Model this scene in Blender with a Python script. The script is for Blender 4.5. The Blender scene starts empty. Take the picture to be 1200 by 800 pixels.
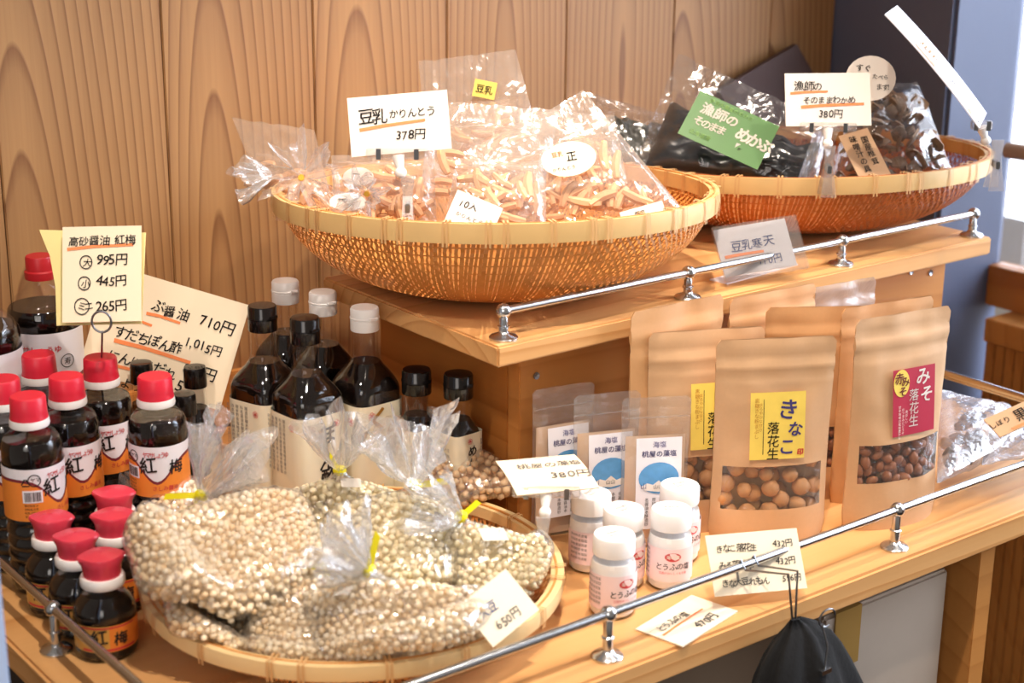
import bpy, bmesh, math, random
import numpy as np
from mathutils import Vector, Matrix, noise

random.seed(7); NR = np.random.default_rng(7)
SC = bpy.context.scene
PI = math.pi

# ------------------------------------------------------------------ camera
cam_d = bpy.data.cameras.new('camera'); cam = bpy.data.objects.new('camera', cam_d)
SC.collection.objects.link(cam); SC.camera = cam
cam_d.sensor_width = 36; cam_d.lens = 57.716; cam_d.clip_start = .05
yaw, pit, rol = math.radians(37.970), math.radians(17.237), math.radians(.5435)
hv = Vector((math.sin(yaw), math.cos(yaw), 0)); rv = Vector((math.cos(yaw), -math.sin(yaw), 0)); uv_ = Vector((0, 0, 1))
F = math.cos(pit)*hv - math.sin(pit)*uv_; U = math.sin(pit)*hv + math.cos(pit)*uv_
r2 = math.cos(rol)*rv + math.sin(rol)*U; U2 = -math.sin(rol)*rv + math.cos(rol)*U
cam.matrix_world = Matrix.Translation((0, 0, .65)) @ Matrix((r2, U2, -F)).transposed().to_4x4()
cam_d.dof.use_dof = True; cam_d.dof.focus_distance = 1.60; cam_d.dof.aperture_fstop = 5.6

# ------------------------------------------------------------------ view, world, lights
SC.view_settings.view_transform = 'Standard'; SC.view_settings.look = 'None'
SC.view_settings.gamma = 1; SC.view_settings.use_curve_mapping = False
SC.view_settings.exposure = 0.14
SC.cycles.transparent_max_bounces = 28; SC.cycles.max_bounces = 7
SC.cycles.caustics_reflective = False; SC.cycles.caustics_refractive = False
W = bpy.data.worlds.new('world'); SC.world = W; W.use_nodes = True
W.node_tree.nodes['Background'].inputs[0].default_value = (1.0, .86, .74, 1)
W.node_tree.nodes['Background'].inputs[1].default_value = .24

def look(o, tgt):
    o.rotation_euler = (Vector(tgt) - o.location).to_track_quat('-Z', 'Y').to_euler()
def area(name, loc, tgt, size, power, col, sy=None):
    l = bpy.data.lights.new(name, 'AREA'); l.size = size; l.energy = power; l.color = col
    if sy: l.shape = 'RECTANGLE'; l.size_y = sy
    o = bpy.data.objects.new(name, l); SC.collection.objects.link(o); o.location = loc; look(o, tgt); return o
def spot(name, loc, tgt, power, col, ang, blend=.6, rad=.03):
    l = bpy.data.lights.new(name, 'SPOT'); l.energy = power; l.color = col; l.spot_size = math.radians(ang); l.spot_blend = blend; l.shadow_soft_size = rad
    o = bpy.data.objects.new(name, l); SC.collection.objects.link(o); o.location = loc; look(o, tgt); return o
spot('ceiling_and_fill_spot', (1.10, 1.08, 1.75), (1.06, 1.28, .30), 105, (1, .86, .72), 40, 1, .03)
spot('ceiling_and_fill_spot', (.55, .55, 1.75), (.78, 1.10, 0), 82, (1, .86, .72), 56, .9, .022)
spot('ceiling_and_fill_spot', (1.5, .35, 1.75), (1.15, 1.05, 0), 46, (1, .87, .75), 54, .9, .025)
spot('ceiling_and_fill_spot', (-.05, .85, 1.40), (.78, 1.34, .15), 26, (1, .88, .76), 34, 1, .03)  # added fill spot from the left, brightens the white caps under the basket
area('window_daylight', (2.6, .45, .75), (1.5, 1.1, .1), 1.0, 75, (.72, .84, 1), 1.2)
area('front_fill', (-1.6, -1.2, 1.3), (.9, 1.1, .1), 1.4, 24, (1, .93, .87))  # unseen soft fill behind the camera, raised to brighten shaded caps and labels

# ------------------------------------------------------------------ materials
def srgb(h):
    if isinstance(h, str):
        c = [int(h[i:i+2], 16)/255 for i in (0, 2, 4)]
    else: c = h
    return tuple(((v+.055)/1.055)**2.4 if v > .04045 else v/12.92 for v in c) + (1,)
MATS = {}
def newmat(name):
    m = bpy.data.materials.new(name); m.use_nodes = True; nt = m.node_tree
    return m, nt, nt.nodes, nt.links, nt.nodes['Principled BSDF']
def mat(name, col, rough=.5, metal=0, spec=.5, noise_amt=0, nscale=60, bump=0, trans=0, sss=0, coat=0):
    if name in MATS: return MATS[name]
    m, nt, N, L, b = newmat(name); c = srgb(col)
    b.inputs['Base Color'].default_value = c; b.inputs['Roughness'].default_value = rough; b.inputs['Metallic'].default_value = metal
    b.inputs['Specular IOR Level'].default_value = spec; b.inputs['Coat Weight'].default_value = coat
    if sss:
        b.inputs['Subsurface Weight'].default_value = sss; b.inputs['Subsurface Scale'].default_value = .006
    if noise_amt or bump:
        tc = N.new('ShaderNodeTexCoord'); n = N.new('ShaderNodeTexNoise'); n.inputs['Scale'].default_value = nscale; n.inputs['Detail'].default_value = 5
        L.new(tc.outputs['Object'], n.inputs['Vector'])
        if noise_amt:
            mx = N.new('ShaderNodeMix'); mx.data_type = 'RGBA'
            mx.inputs[6].default_value = tuple(v*(1-noise_amt) for v in c[:3])+(1,); mx.inputs[7].default_value = tuple(min(1, v*(1+noise_amt)) for v in c[:3])+(1,)
            L.new(n.outputs[0], mx.inputs[0]); L.new(mx.outputs[2], b.inputs['Base Color'])
        if bump:
            bp = N.new('ShaderNodeBump'); bp.inputs['Strength'].default_value = bump; bp.inputs['Distance'].default_value = .002
            L.new(n.outputs[0], bp.inputs['Height']); L.new(bp.outputs[0], b.inputs['Normal'])
    MATS[name] = m; return m
def varied(name, cols, rough=.5, coat=0):
    """colour picked per mesh island (beans, nuts) from a ramp"""
    m, nt, N, L, b = newmat(name)
    g = N.new('ShaderNodeNewGeometry'); r = N.new('ShaderNodeValToRGB')
    while len(r.color_ramp.elements) < len(cols): r.color_ramp.elements.new(.5)
    for i, c in enumerate(cols):
        r.color_ramp.elements[i].position = i/(len(cols)-1); r.color_ramp.elements[i].color = srgb(c)
    L.new(g.outputs['Random Per Island'], r.inputs[0]); L.new(r.outputs[0], b.inputs['Base Color'])
    b.inputs['Roughness'].default_value = rough; b.inputs['Coat Weight'].default_value = coat
    return m
def wood(name, c_lo, c_hi, axis='Z', ring=9, rough=.45, knots=0, dist=3.2, contrast=1.0, fine=.25, squash=.10, pith=((.3, .3, .3), (0, 0, 0)), wob=.03):
    m, nt, N, L, b = newmat(name)
    tc = N.new('ShaderNodeTexCoord'); oi = N.new('ShaderNodeObjectInfo'); ad = N.new('ShaderNodeVectorMath'); ad.operation = 'MULTIPLY_ADD'
    cx = N.new('ShaderNodeCombineXYZ'); L.new(oi.outputs['Random'], cx.inputs[0]); L.new(oi.outputs['Random'], cx.inputs[1]); L.new(oi.outputs['Random'], cx.inputs[2])
    L.new(cx.outputs[0], ad.inputs[0]); ad.inputs[1].default_value = (3.7, 5.1, 9.3); L.new(tc.outputs['Object'], ad.inputs[2])
    mp = N.new('ShaderNodeMapping'); s = [1, 1, 1]; s['XYZ'.index(axis)] = squash; mp.inputs['Scale'].default_value = s
    L.new(ad.outputs[0], mp.inputs['Vector'])
    n0 = N.new('ShaderNodeTexNoise'); n0.inputs['Scale'].default_value = 2.6; n0.inputs['Detail'].default_value = 2; L.new(mp.outputs[0], n0.inputs['Vector'])
    # growth rings: distance from a pith line of its own in every board, so the cut shows straight grain and arches
    sc_ = N.new('ShaderNodeVectorMath'); sc_.operation = 'MULTIPLY_ADD'; L.new(cx.outputs[0], sc_.inputs[0]); sc_.inputs[1].default_value = pith[0]; sc_.inputs[2].default_value = pith[1]
    sb = N.new('ShaderNodeVectorMath'); sb.operation = 'SUBTRACT'; L.new(tc.outputs['Object'], sb.inputs[0]); L.new(sc_.outputs[0], sb.inputs[1])
    mq = N.new('ShaderNodeMapping'); mq.inputs['Scale'].default_value = s; L.new(sb.outputs[0], mq.inputs['Vector'])
    ns = N.new('ShaderNodeTexNoise'); ns.inputs['Scale'].default_value = 7; ns.inputs['Detail'].default_value = 2; L.new(mp.outputs[0], ns.inputs['Vector'])
    nd = N.new('ShaderNodeVectorMath'); nd.operation = 'MULTIPLY_ADD'; L.new(ns.outputs[1], nd.inputs[0]); nd.inputs[1].default_value = (wob,)*3; L.new(mq.outputs[0], nd.inputs[2])
    ln = N.new('ShaderNodeVectorMath'); ln.operation = 'LENGTH'; L.new(nd.outputs[0], ln.inputs[0])
    mu = N.new('ShaderNodeMath'); mu.operation = 'MULTIPLY'; mu.inputs[1].default_value = ring; L.new(ln.outputs['Value'], mu.inputs[0])
    fr = N.new('ShaderNodeMath'); fr.operation = 'FRACT'; L.new(mu.outputs[0], fr.inputs[0])
    rp = N.new('ShaderNodeValToRGB'); e = rp.color_ramp.elements
    e[0].position = 0; e[0].color = (0, 0, 0, 1); e[1].position = .72; e[1].color = (.35*contrast,)*3+(1,)
    e2 = rp.color_ramp.elements.new(.93); e2.color = (contrast,)*3+(1,); e3 = rp.color_ramp.elements.new(1); e3.color = (.0, .0, .0, 1)
    L.new(fr.outputs[0], rp.inputs[0])
    n1 = N.new('ShaderNodeTexNoise'); n1.inputs['Scale'].default_value = 260; n1.inputs['Detail'].default_value = 2
    mp2 = N.new('ShaderNodeMapping'); s2 = [1, 1, 1]; s2['XYZ'.index(axis)] = .02; mp2.inputs['Scale'].default_value = s2
    L.new(ad.outputs[0], mp2.inputs['Vector']); L.new(mp2.outputs[0], n1.inputs['Vector'])
    ml = N.new('ShaderNodeMath'); ml.operation = 'MULTIPLY_ADD'; ml.inputs[1].default_value = fine; L.new(n1.outputs[0], ml.inputs[0]); L.new(rp.outputs[0], ml.inputs[2])
    n2 = N.new('ShaderNodeTexNoise'); n2.inputs['Scale'].default_value = 4; L.new(mp.outputs[0], n2.inputs['Vector'])
    m3 = N.new('ShaderNodeMath'); m3.operation = 'MULTIPLY_ADD'; m3.inputs[1].default_value = .5; L.new(n2.outputs[0], m3.inputs[0]); L.new(ml.outputs[0], m3.inputs[2])
    mr = N.new('ShaderNodeMath'); mr.operation = 'MULTIPLY'; mr.inputs[1].default_value = .68; L.new(m3.outputs[0], mr.inputs[0])
    mx = N.new('ShaderNodeMix'); mx.data_type = 'RGBA'; mx.inputs[6].default_value = srgb(c_hi); mx.inputs[7].default_value = srgb(c_lo)
    L.new(mr.outputs[0], mx.inputs[0]); out = mx.outputs[2]
    if knots:
        vo = N.new('ShaderNodeTexVoronoi'); vo.inputs['Scale'].default_value = knots; mpk = N.new('ShaderNodeMapping'); sk = [1, 1, 1]; sk['XYZ'.index(axis)] = .6
        mpk.inputs['Scale'].default_value = sk; L.new(ad.outputs[0], mpk.inputs['Vector']); L.new(mpk.outputs[0], vo.inputs['Vector'])
        kr = N.new('ShaderNodeValToRGB'); kr.color_ramp.elements[0].position = .03; kr.color_ramp.elements[0].color = (1,)*4
        kr.color_ramp.elements[1].position = .075; kr.color_ramp.elements[1].color = (0, 0, 0, 1); L.new(vo.outputs['Distance'], kr.inputs[0])
        mk = N.new('ShaderNodeMix'); mk.data_type = 'RGBA'; L.new(kr.outputs[0], mk.inputs[0]); L.new(out, mk.inputs[6]); mk.inputs[7].default_value = srgb('7a3f1c'); out = mk.outputs[2]
    L.new(out, b.inputs['Base Color']); b.inputs['Roughness'].default_value = rough; b.inputs['Specular IOR Level'].default_value = .35
    bp = N.new('ShaderNodeBump'); bp.inputs['Strength'].default_value = .15; bp.inputs['Distance'].default_value = .001
    L.new(ml.outputs[0], bp.inputs['Height']); L.new(bp.outputs[0], b.inputs['Normal'])
    return m
def film(name, haze=.08, col='ffffff', gloss=.12, rough=.12, wr=45, bump=.9, bd=.004, edge=.35):
    """thin clear plastic: mostly transparent, a glossy skin with wrinkles and a faint milky haze"""
    m, nt, N, L, b = newmat(name); N.remove(b); out = N['Material Output']
    tr = N.new('ShaderNodeBsdfTransparent'); tr.inputs[0].default_value = (.985, .985, .985, 1)
    gl = N.new('ShaderNodeBsdfGlossy'); gl.inputs['Roughness'].default_value = rough
    df = N.new('ShaderNodeBsdfDiffuse'); df.inputs[0].default_value = srgb(col); tl = N.new('ShaderNodeBsdfTranslucent'); tl.inputs[0].default_value = srgb(col)
    tc = N.new('ShaderNodeTexCoord'); n = N.new('ShaderNodeTexNoise'); n.inputs['Scale'].default_value = wr; n.inputs['Detail'].default_value = 3; n.inputs['Distortion'].default_value = 1.2
    L.new(tc.outputs['Object'], n.inputs['Vector'])
    bp = N.new('ShaderNodeBump'); bp.inputs['Strength'].default_value = bump; bp.inputs['Distance'].default_value = bd; L.new(n.outputs[0], bp.inputs['Height'])
    L.new(bp.outputs[0], gl.inputs['Normal'])
    mh = N.new('ShaderNodeMixShader'); mh.inputs[0].default_value = .5; L.new(df.outputs[0], mh.inputs[1]); L.new(tl.outputs[0], mh.inputs[2])
    lw = N.new('ShaderNodeLayerWeight'); lw.inputs['Blend'].default_value = .35; L.new(bp.outputs[0], lw.inputs['Normal'])
    mr = N.new('ShaderNodeMapRange'); mr.inputs[3].default_value = gloss*.5; mr.inputs[4].default_value = min(1, gloss+edge); L.new(lw.outputs['Facing'], mr.inputs[0])
    mr2 = N.new('ShaderNodeMapRange'); mr2.inputs[3].default_value = haze*.6; mr2.inputs[4].default_value = min(1, haze*2.2); L.new(lw.outputs['Facing'], mr2.inputs[0])
    m1 = N.new('ShaderNodeMixShader'); L.new(mr2.outputs[0], m1.inputs[0]); L.new(tr.outputs[0], m1.inputs[1]); L.new(mh.outputs[0], m1.inputs[2])
    m2 = N.new('ShaderNodeMixShader'); L.new(mr.outputs[0], m2.inputs[0]); L.new(m1.outputs[0], m2.inputs[1]); L.new(gl.outputs[0], m2.inputs[2])
    L.new(m2.outputs[0], out.inputs[0]); return m
def emis(name, col, st):
    m, nt, N, L, b = newmat(name); N.remove(b); e = N.new('ShaderNodeEmission'); e.inputs[0].default_value = srgb(col); e.inputs[1].default_value = st
    L.new(e.outputs[0], N['Material Output'].inputs[0]); return m

M = dict(
 plank=wood('cedar_plank', '70452a', 'c0925f', 'Z', 105, .55, 0, contrast=.80, squash=.09, fine=.35, pith=((.13, 0, 1.1), (-.065, .03, -.2)), wob=.022),
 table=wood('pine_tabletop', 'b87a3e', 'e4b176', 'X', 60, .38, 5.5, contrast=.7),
 tabley=wood('pine_side', '99571f', 'c07c3c', 'Y', 60, .45, 3, contrast=.7),
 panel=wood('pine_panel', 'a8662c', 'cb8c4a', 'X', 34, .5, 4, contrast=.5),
 darkwood=wood('dark_cedar', '6b4426', '9a6a40', 'Z', 16, .6),  # darkwood: cedar that is dark brown in itself
 paint=mat('slate_paint', '5a6178', .55, noise_amt=.05, nscale=8),
 chrome=mat('brushed_steel', 'c9ccd0', .22, 1), dark=mat('dark_floor_and_shade', '2a2320', .8),
 paper=mat('cream_paper', 'f2e2c6', .8, noise_amt=.02), white=mat('white_paper', 'efe6dc', .7),
 yellow=mat('yellow_card', 'efdf9a', .7), ink=mat('black_ink', '1d1816', .7), orange_ink=mat('orange_marker', 'f08a50', .6),
 blue_ink=mat('blue_ink', '4a5f9c', .7), grey_ink=mat('grey_print', '77706a', .7),
 redcap=mat('red_cap', 'd2233a', .38, sss=.15), darkredcap=mat('dark_red_cap', 'b01822', .4), pinkcap=mat('pinkish_red_cap', 'd23a4e', .25, sss=.1),
 whitecap=mat('white_plastic', 'f6f3f1', .4), blackcap=mat('black_cap', '14100f', .16),
 soy=mat('soy_sauce', '0c0504', .06), browns=mat('brown_dressing', '1c0b06', .08),
 orange=mat('orange_label', 'ee8a34', .45), maroon=mat('maroon_band', '7c2833', .45), red=mat('red_print', 'cf3a3f', .5), goldink=mat('gold_ink', 'b9822f', .5),
 cream=mat('cream_label', 'ece2c8', .6), labelwhite=mat('white_label', 'edeaf0', .45), gold=mat('gold_label', 'dba650', .4),
 bamboo=mat('bamboo_weave', 'd08a44', .5, noise_amt=.25, nscale=40), bamboored=mat('aged_bamboo_weave', 'bb6528', .5, noise_amt=.3, nscale=40),
 hoop=mat('bamboo_hoop', 'dfb97c', .42, noise_amt=.12, nscale=25), hoop2=mat('bamboo_hoop_light', 'e9cb94', .42, noise_amt=.1, nscale=25), rattan=mat('rattan_binding', 'd9ab72', .5),
 kraft=mat('kraft_paper', 'd0a67c', .6, noise_amt=.04, nscale=300), kraft2=mat('kraft_paper_shade', 'cc9a68', .6, noise_amt=.04, nscale=300),
 card=mat('cardboard', 'b9a896', .75, noise_amt=.03), tape=mat('packing_tape', 'b08a4c', .25), cloth=mat('black_cloth', '070607', .95, bump=.3, nscale=200),
 bean=varied('soybean', ['f5dab0', 'fae6c4', 'fdeed2', 'f7dfb6', 'eecd9e'], .42), beang=varied('soybean_green', ['f2deb2', 'f8eac8', 'f0e2b6', 'f5e4be'], .42),
 beanb=varied('soybean_brown', ['e2ba8a', 'edcb9f', 'd8ac7c'], .42),
 nut=varied('coated_peanut', ['c98f58', 'd9a46c', 'be8450'], .6), rnut=varied('roasted_peanut', ['a5643c', 'bb7a4c', '8f5230'], .5),
 stick=varied('karinto_stick', ['dca676', 'ecc096', 'cf9468'], .6), kelp=mat('dried_kelp', '14161a', .3, noise_amt=.4, nscale=30, bump=.8),
 olive=mat('dried_seaweed', '2b2a20', .55, noise_amt=.4, bump=.8), mush=varied('dried_shiitake', ['7d6550', '96795f', '685240', 'a98c70'], .8),
 film=film('clear_film', .07, gloss=.10), filmm=film('bean_bag_film', .06, gloss=.20, wr=20, rough=.09, bump=1.0, bd=.010, edge=.35), snackfilm=film('snack_film', .17, 'fff2e6', gloss=.12, wr=15, rough=.12, bd=.006), ruffle=film('gathered_film', .26, gloss=.2, wr=70, edge=.45),  # snack film: extra milky haze paints in the blown-out glow
 clearc=film('clip_plastic', .20, 'fff6f0', .16, .08, 5, .05, edge=.5), darkfilm=film('seaweed_film', .02, 'dfe6ff', gloss=.10, wr=17, bd=.008),
 frost=film('frosted_pouch', .3, 'f4e4d6', .12, .3, 30, .5), sheet=film('salt_pouch_film', .12, gloss=.12, wr=30, bump=.3), pet=film('clear_bottle', .004, 'fff2e0', .04, .02, 5, .04, edge=.16),
 acryl=film('acrylic', .06, 'f6ece4', .10, .08, 5, .05, edge=.35), tie=mat('yellow_tape', 'f0e214', .35), goldtie=mat('gold_twist', 'd9a838', .3, .6),
 tagy=mat('yellow_sticker', 'f0d262', .4, noise_amt=.18, nscale=40), tagr=mat('crimson_sticker', 'b8324a', .4, noise_amt=.05), tagg=mat('green_sticker', '3a7024', .35, noise_amt=.1, nscale=60), lime=mat('lime_print', '8fc060', .4), purple=mat('purple_ink', '46407e', .5),
 skyblue=mat('blue_picture', '5f9fd4', .5, noise_amt=.3, nscale=90), pinklabel=mat('pink_label', 'f8e0e2', .5), salt=mat('fine_salt', 'fdf9f6', .9, bump=.1, nscale=600),
 tan=mat('tan_dowel', 'a98262', .6), brownboard=mat('dark_brown_board', '4b3530', .7, noise_amt=.1, nscale=10), wire=mat('steel_wire', '8d8f92', .3, 1),
 filmblue=film('bluish_film', .22, 'dfe9ff', .3, .1, 60, .9), sky=emis('bright_outdoors', 'e9f0ff', 5), screw=mat('zinc_screw', '9fa3ab', .35, .9), hole=mat('dark_hole', '3a2010', .8),
 curtain=mat('lace_curtain', 'f4f6fa', .8), bluepost=mat('pale_blue_post', 'b9cbe8', .5), felt=mat('clear_plastic_grey', 'b9b4ae', .4),
)

# ------------------------------------------------------------------ builders
def link(o): SC.collection.objects.link(o); return o
class MB:
    def __init__(s): s.v = []; s.f = []
    def add(s, v, f, T=None):
        n = len(s.v)
        s.v += [tuple(T @ Vector(p)) if T else tuple(p) for p in v]; s.f += [tuple(i+n for i in q) for q in f]; return s
    def box(s, a, b, T=None):
        x0, y0, z0 = a; x1, y1, z1 = b
        return s.add([(x0,y0,z0),(x1,y0,z0),(x1,y1,z0),(x0,y1,z0),(x0,y0,z1),(x1,y0,z1),(x1,y1,z1),(x0,y1,z1)],
                     [(0,3,2,1),(4,5,6,7),(0,1,5,4),(1,2,6,5),(2,3,7,6),(3,0,4,7)], T)
    def lathe(s, prof, n=32, T=None, cap=True, sq=None):
        v = []; f = []
        for k, q in enumerate(prof):
            r, z = q[:2]; e = q[2] if len(q) > 2 else 2
            for i in range(n):
                a = 2*PI*(i+.5)/n; c, w = math.cos(a), math.sin(a)
                m = 1 if e == 2 else 1/((abs(c)**e+abs(w)**e)**(1/e))
                v.append((r*m*c, r*m*w, z))
        for k in range(len(prof)-1):
            for i in range(n):
                j = (i+1) % n; f.append((k*n+i, k*n+j, (k+1)*n+j, (k+1)*n+i))
        if cap:
            f.append(tuple(range(n))[::-1]); f.append(tuple((len(prof)-1)*n+i for i in range(n)))
        return s.add(v, f, T)
    def tube(s, pts, r, n=10, T=None, closed=False):
        pts = [Vector(p) for p in pts]; v = []; f = []; m = len(pts); up = None
        for k, p in enumerate(pts):
            t = (pts[(k+1) % m]-pts[k-1]) if closed else (pts[min(k+1, m-1)]-pts[max(k-1, 0)])
            t.normalize()
            if up is None: up = Vector((0, 0, 1)) if abs(t.z) < .9 else Vector((1, 0, 0))
            a = t.cross(up).normalized(); b = a.cross(t).normalized(); up = b
            rr = r[k] if hasattr(r, '__len__') else r
            for i in range(n):
                w = 2*PI*i/n; v.append(p+a*math.cos(w)*rr+b*math.sin(w)*rr)
        for k in range(m if closed else m-1):
            for i in range(n):
                j = (i+1) % n; k2 = (k+1) % m; f.append((k*n+i, k*n+j, k2*n+j, k2*n+i))
        if not closed: f.append(tuple(range(n))[::-1]); f.append(tuple((m-1)*n+i for i in range(n)))
        return s.add(v, f, T)
    def ball(s, c, r, n=12, sc=(1, 1, 1)):
        prof = [(max(r*math.sin(PI*k/n), 1e-5), -r*math.cos(PI*k/n)) for k in range(n+1)]
        return s.lathe(prof, n*2, Matrix.Translation(c) @ Matrix.Diagonal((*sc, 1)), cap=False)
    def build(s, name, m, parent=None, smooth=True, bevel=0, ang=40):
        me = bpy.data.meshes.new(name); me.from_pydata(s.v, [], s.f); me.update()
        if bevel:
            bm = bmesh.new(); bm.from_mesh(me); bmesh.ops.bevel(bm, geom=bm.edges[:], offset=bevel, segments=2, affect='EDGES', clamp_overlap=True); bm.to_mesh(me); bm.free()
        me.materials.append(m); o = bpy.data.objects.new(name, me); link(o); o.parent = parent
        if smooth:
            me.polygons.foreach_set('use_smooth', [True]*len(me.polygons))
            try: me.set_sharp_from_angle(angle=math.radians(ang))
            except Exception: pass
        return o
def npmesh(name, V, Fq, m, parent=None, smooth=True):
    me = bpy.data.meshes.new(name); k = Fq.shape[1]
    me.vertices.add(len(V)); me.vertices.foreach_set('co', V.astype(np.float32).ravel())
    me.loops.add(Fq.size); me.loops.foreach_set('vertex_index', Fq.astype(np.int32).ravel())
    me.polygons.add(len(Fq)); me.polygons.foreach_set('loop_start', np.arange(0, Fq.size, k, dtype=np.int32))
    me.update(calc_edges=True); me.validate()
    if smooth: me.polygons.foreach_set('use_smooth', [True]*len(me.polygons))
    me.materials.append(m); o = bpy.data.objects.new(name, me); link(o); o.parent = parent; return o
def thing(name, label, cat, loc=(0, 0, 0), rz=0, group=None):
    o = bpy.data.objects.new(name, None); link(o); o.empty_display_size = .02
    o.location = loc; o.rotation_euler = (0, 0, rz); return tag(o, label, cat, group)
def tag(o, label, cat, group=None):
    o['label'] = label; o['category'] = cat
    if group: o['group'] = group
    return o
def struct(o, label=None):
    o['kind'] = 'structure'
    if label: o['label'] = label
    return o
def setplab(o, s): o['label'] = s; return o
def copy_tree(o, parent=None):
    c = o.copy(); link(c); c.parent = parent
    for ch in o.children: copy_tree(ch, c)
    return c
def place(o, loc, rz=0, label=None, group=None):
    o.location = loc; o.rotation_euler = (0, 0, rz)
    if label: o['label'] = label
    if group: o['group'] = group
    return o

_gl = {}
def glyph(ch, w=0):
    w = 0; k = (ch, w)
    if k in _gl: return _gl[k]
    c = bpy.data.curves.new('g', 'FONT'); c.body = ch; c.size = 1; c.resolution_u = 2; c.offset = w
    o = bpy.data.objects.new('g', c); link(o); dg = bpy.context.evaluated_depsgraph_get(); e = o.evaluated_get(dg); me = e.to_mesh()
    bm = bmesh.new(); bm.from_mesh(me)
    for k_ in range(1, 8): bmesh.ops.bisect_plane(bm, geom=bm.verts[:]+bm.edges[:]+bm.faces[:], plane_co=(k_/8, 0, 0), plane_no=(1, 0, 0))
    bm.verts.index_update(); v = [(q.co.x, q.co.y) for q in bm.verts]; f = [tuple(q.index for q in p.verts) for p in bm.faces]; bm.free()
    e.to_mesh_clear(); bpy.data.objects.remove(o); bpy.data.curves.remove(c)
    adv = 1.0 if ord(ch) > 0x2000 else (.32 if ch in ' .,' else .56)
    _gl[k] = (v, f, adv); return _gl[k]
def letters(s, size, jit=0, w=0, vertical=False, ls=1.0):
    """2-D lettering starting at 0,0 (left, baseline); returns verts, faces, width"""
    V = []; Fc = []; x = y = 0; rg = random.Random(hash(len(s))+len(s)*13+ord(s[0]))
    for ch in s:
        if ch == '\n': x = 0; y -= 1.15; continue
        v, f, a = glyph(ch, w); n = len(V); an = rg.uniform(-jit, jit)*.12; k = 1+rg.uniform(-jit, jit)*.10; dy = rg.uniform(-jit, jit)*.06; sh = jit*.08
        ca, sa = math.cos(an), math.sin(an)
        ww = w*.55; offs = [(0, 0)] if w <= 0 else [(-ww, -ww*.5), (ww, ww*.5), (-ww*.5, ww), (ww*.5, -ww)]
        for ox, oy in offs:
            n = len(V)
            for px, py in v:
                qx = (px*ca-py*sa)*k+sh*py+ox; qy = (px*sa+py*ca)*k+oy
                V.append(((x+qx)*size, (y+qy+dy)*size))
            Fc += [tuple(i+n for i in q) for q in f]
        if vertical: y -= 1.02*ls
        else: x += a*ls
    return V, Fc, x*size
def flat(mb, V, Fc, u, z, y=0, rot=0, fn=None):
    c, s_ = math.cos(rot), math.sin(rot)
    pts = []
    for a, b in V:
        p, q = u+a*c-b*s_, z+a*s_+b*c
        pts.append(fn(p, q) if fn else (p, y, q))
    return mb.add(pts, Fc)
def stroke(mb, pts, w, y, fn=None):
    """flat marker stroke through 2-D points (u,z)"""
    P = [Vector(p) for p in pts]; v = []; f = []
    for k, p in enumerate(P):
        t = (P[min(k+1, len(P)-1)]-P[max(k-1, 0)]).normalized(); n = Vector((-t.y, t.x)); ww = w*(1-.35*k/len(P))
        for s_ in (1, -1):
            q = p+n*ww/2*s_; v.append(fn(q.x, q.y) if fn else (q.x, y, q.y))
    for k in range(len(P)-1): f.append((2*k, 2*k+1, 2*k+3, 2*k+2))
    return mb.add(v, f)
def ringmark(mb, u, z, r, w, y, fn=None, n=20, sx=1):
    v = []; f = []
    for i in range(n):
        a = 2*PI*i/n
        for q in (r, r-w):
            p = (u+q*sx*math.cos(a), z+q*math.sin(a)); v.append(fn(*p) if fn else (p[0], y, p[1]))
    for i in range(n): j = (i+1) % n; f.append((2*i, 2*i+1, 2*j+1, 2*j))
    return mb.add(v, f)
def frame(TL, TR, BL):
    TL, TR, BL = map(Vector, (TL, TR, BL)); x = (TR-TL).normalized(); w = (TR-TL).length
    z0 = TL-BL; y = z0.cross(x).normalized(); z = x.cross(y).normalized(); h = z0.dot(z)
    return Matrix.Translation(BL) @ Matrix((x, y, z)).transposed().to_4x4(), w, h
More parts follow.
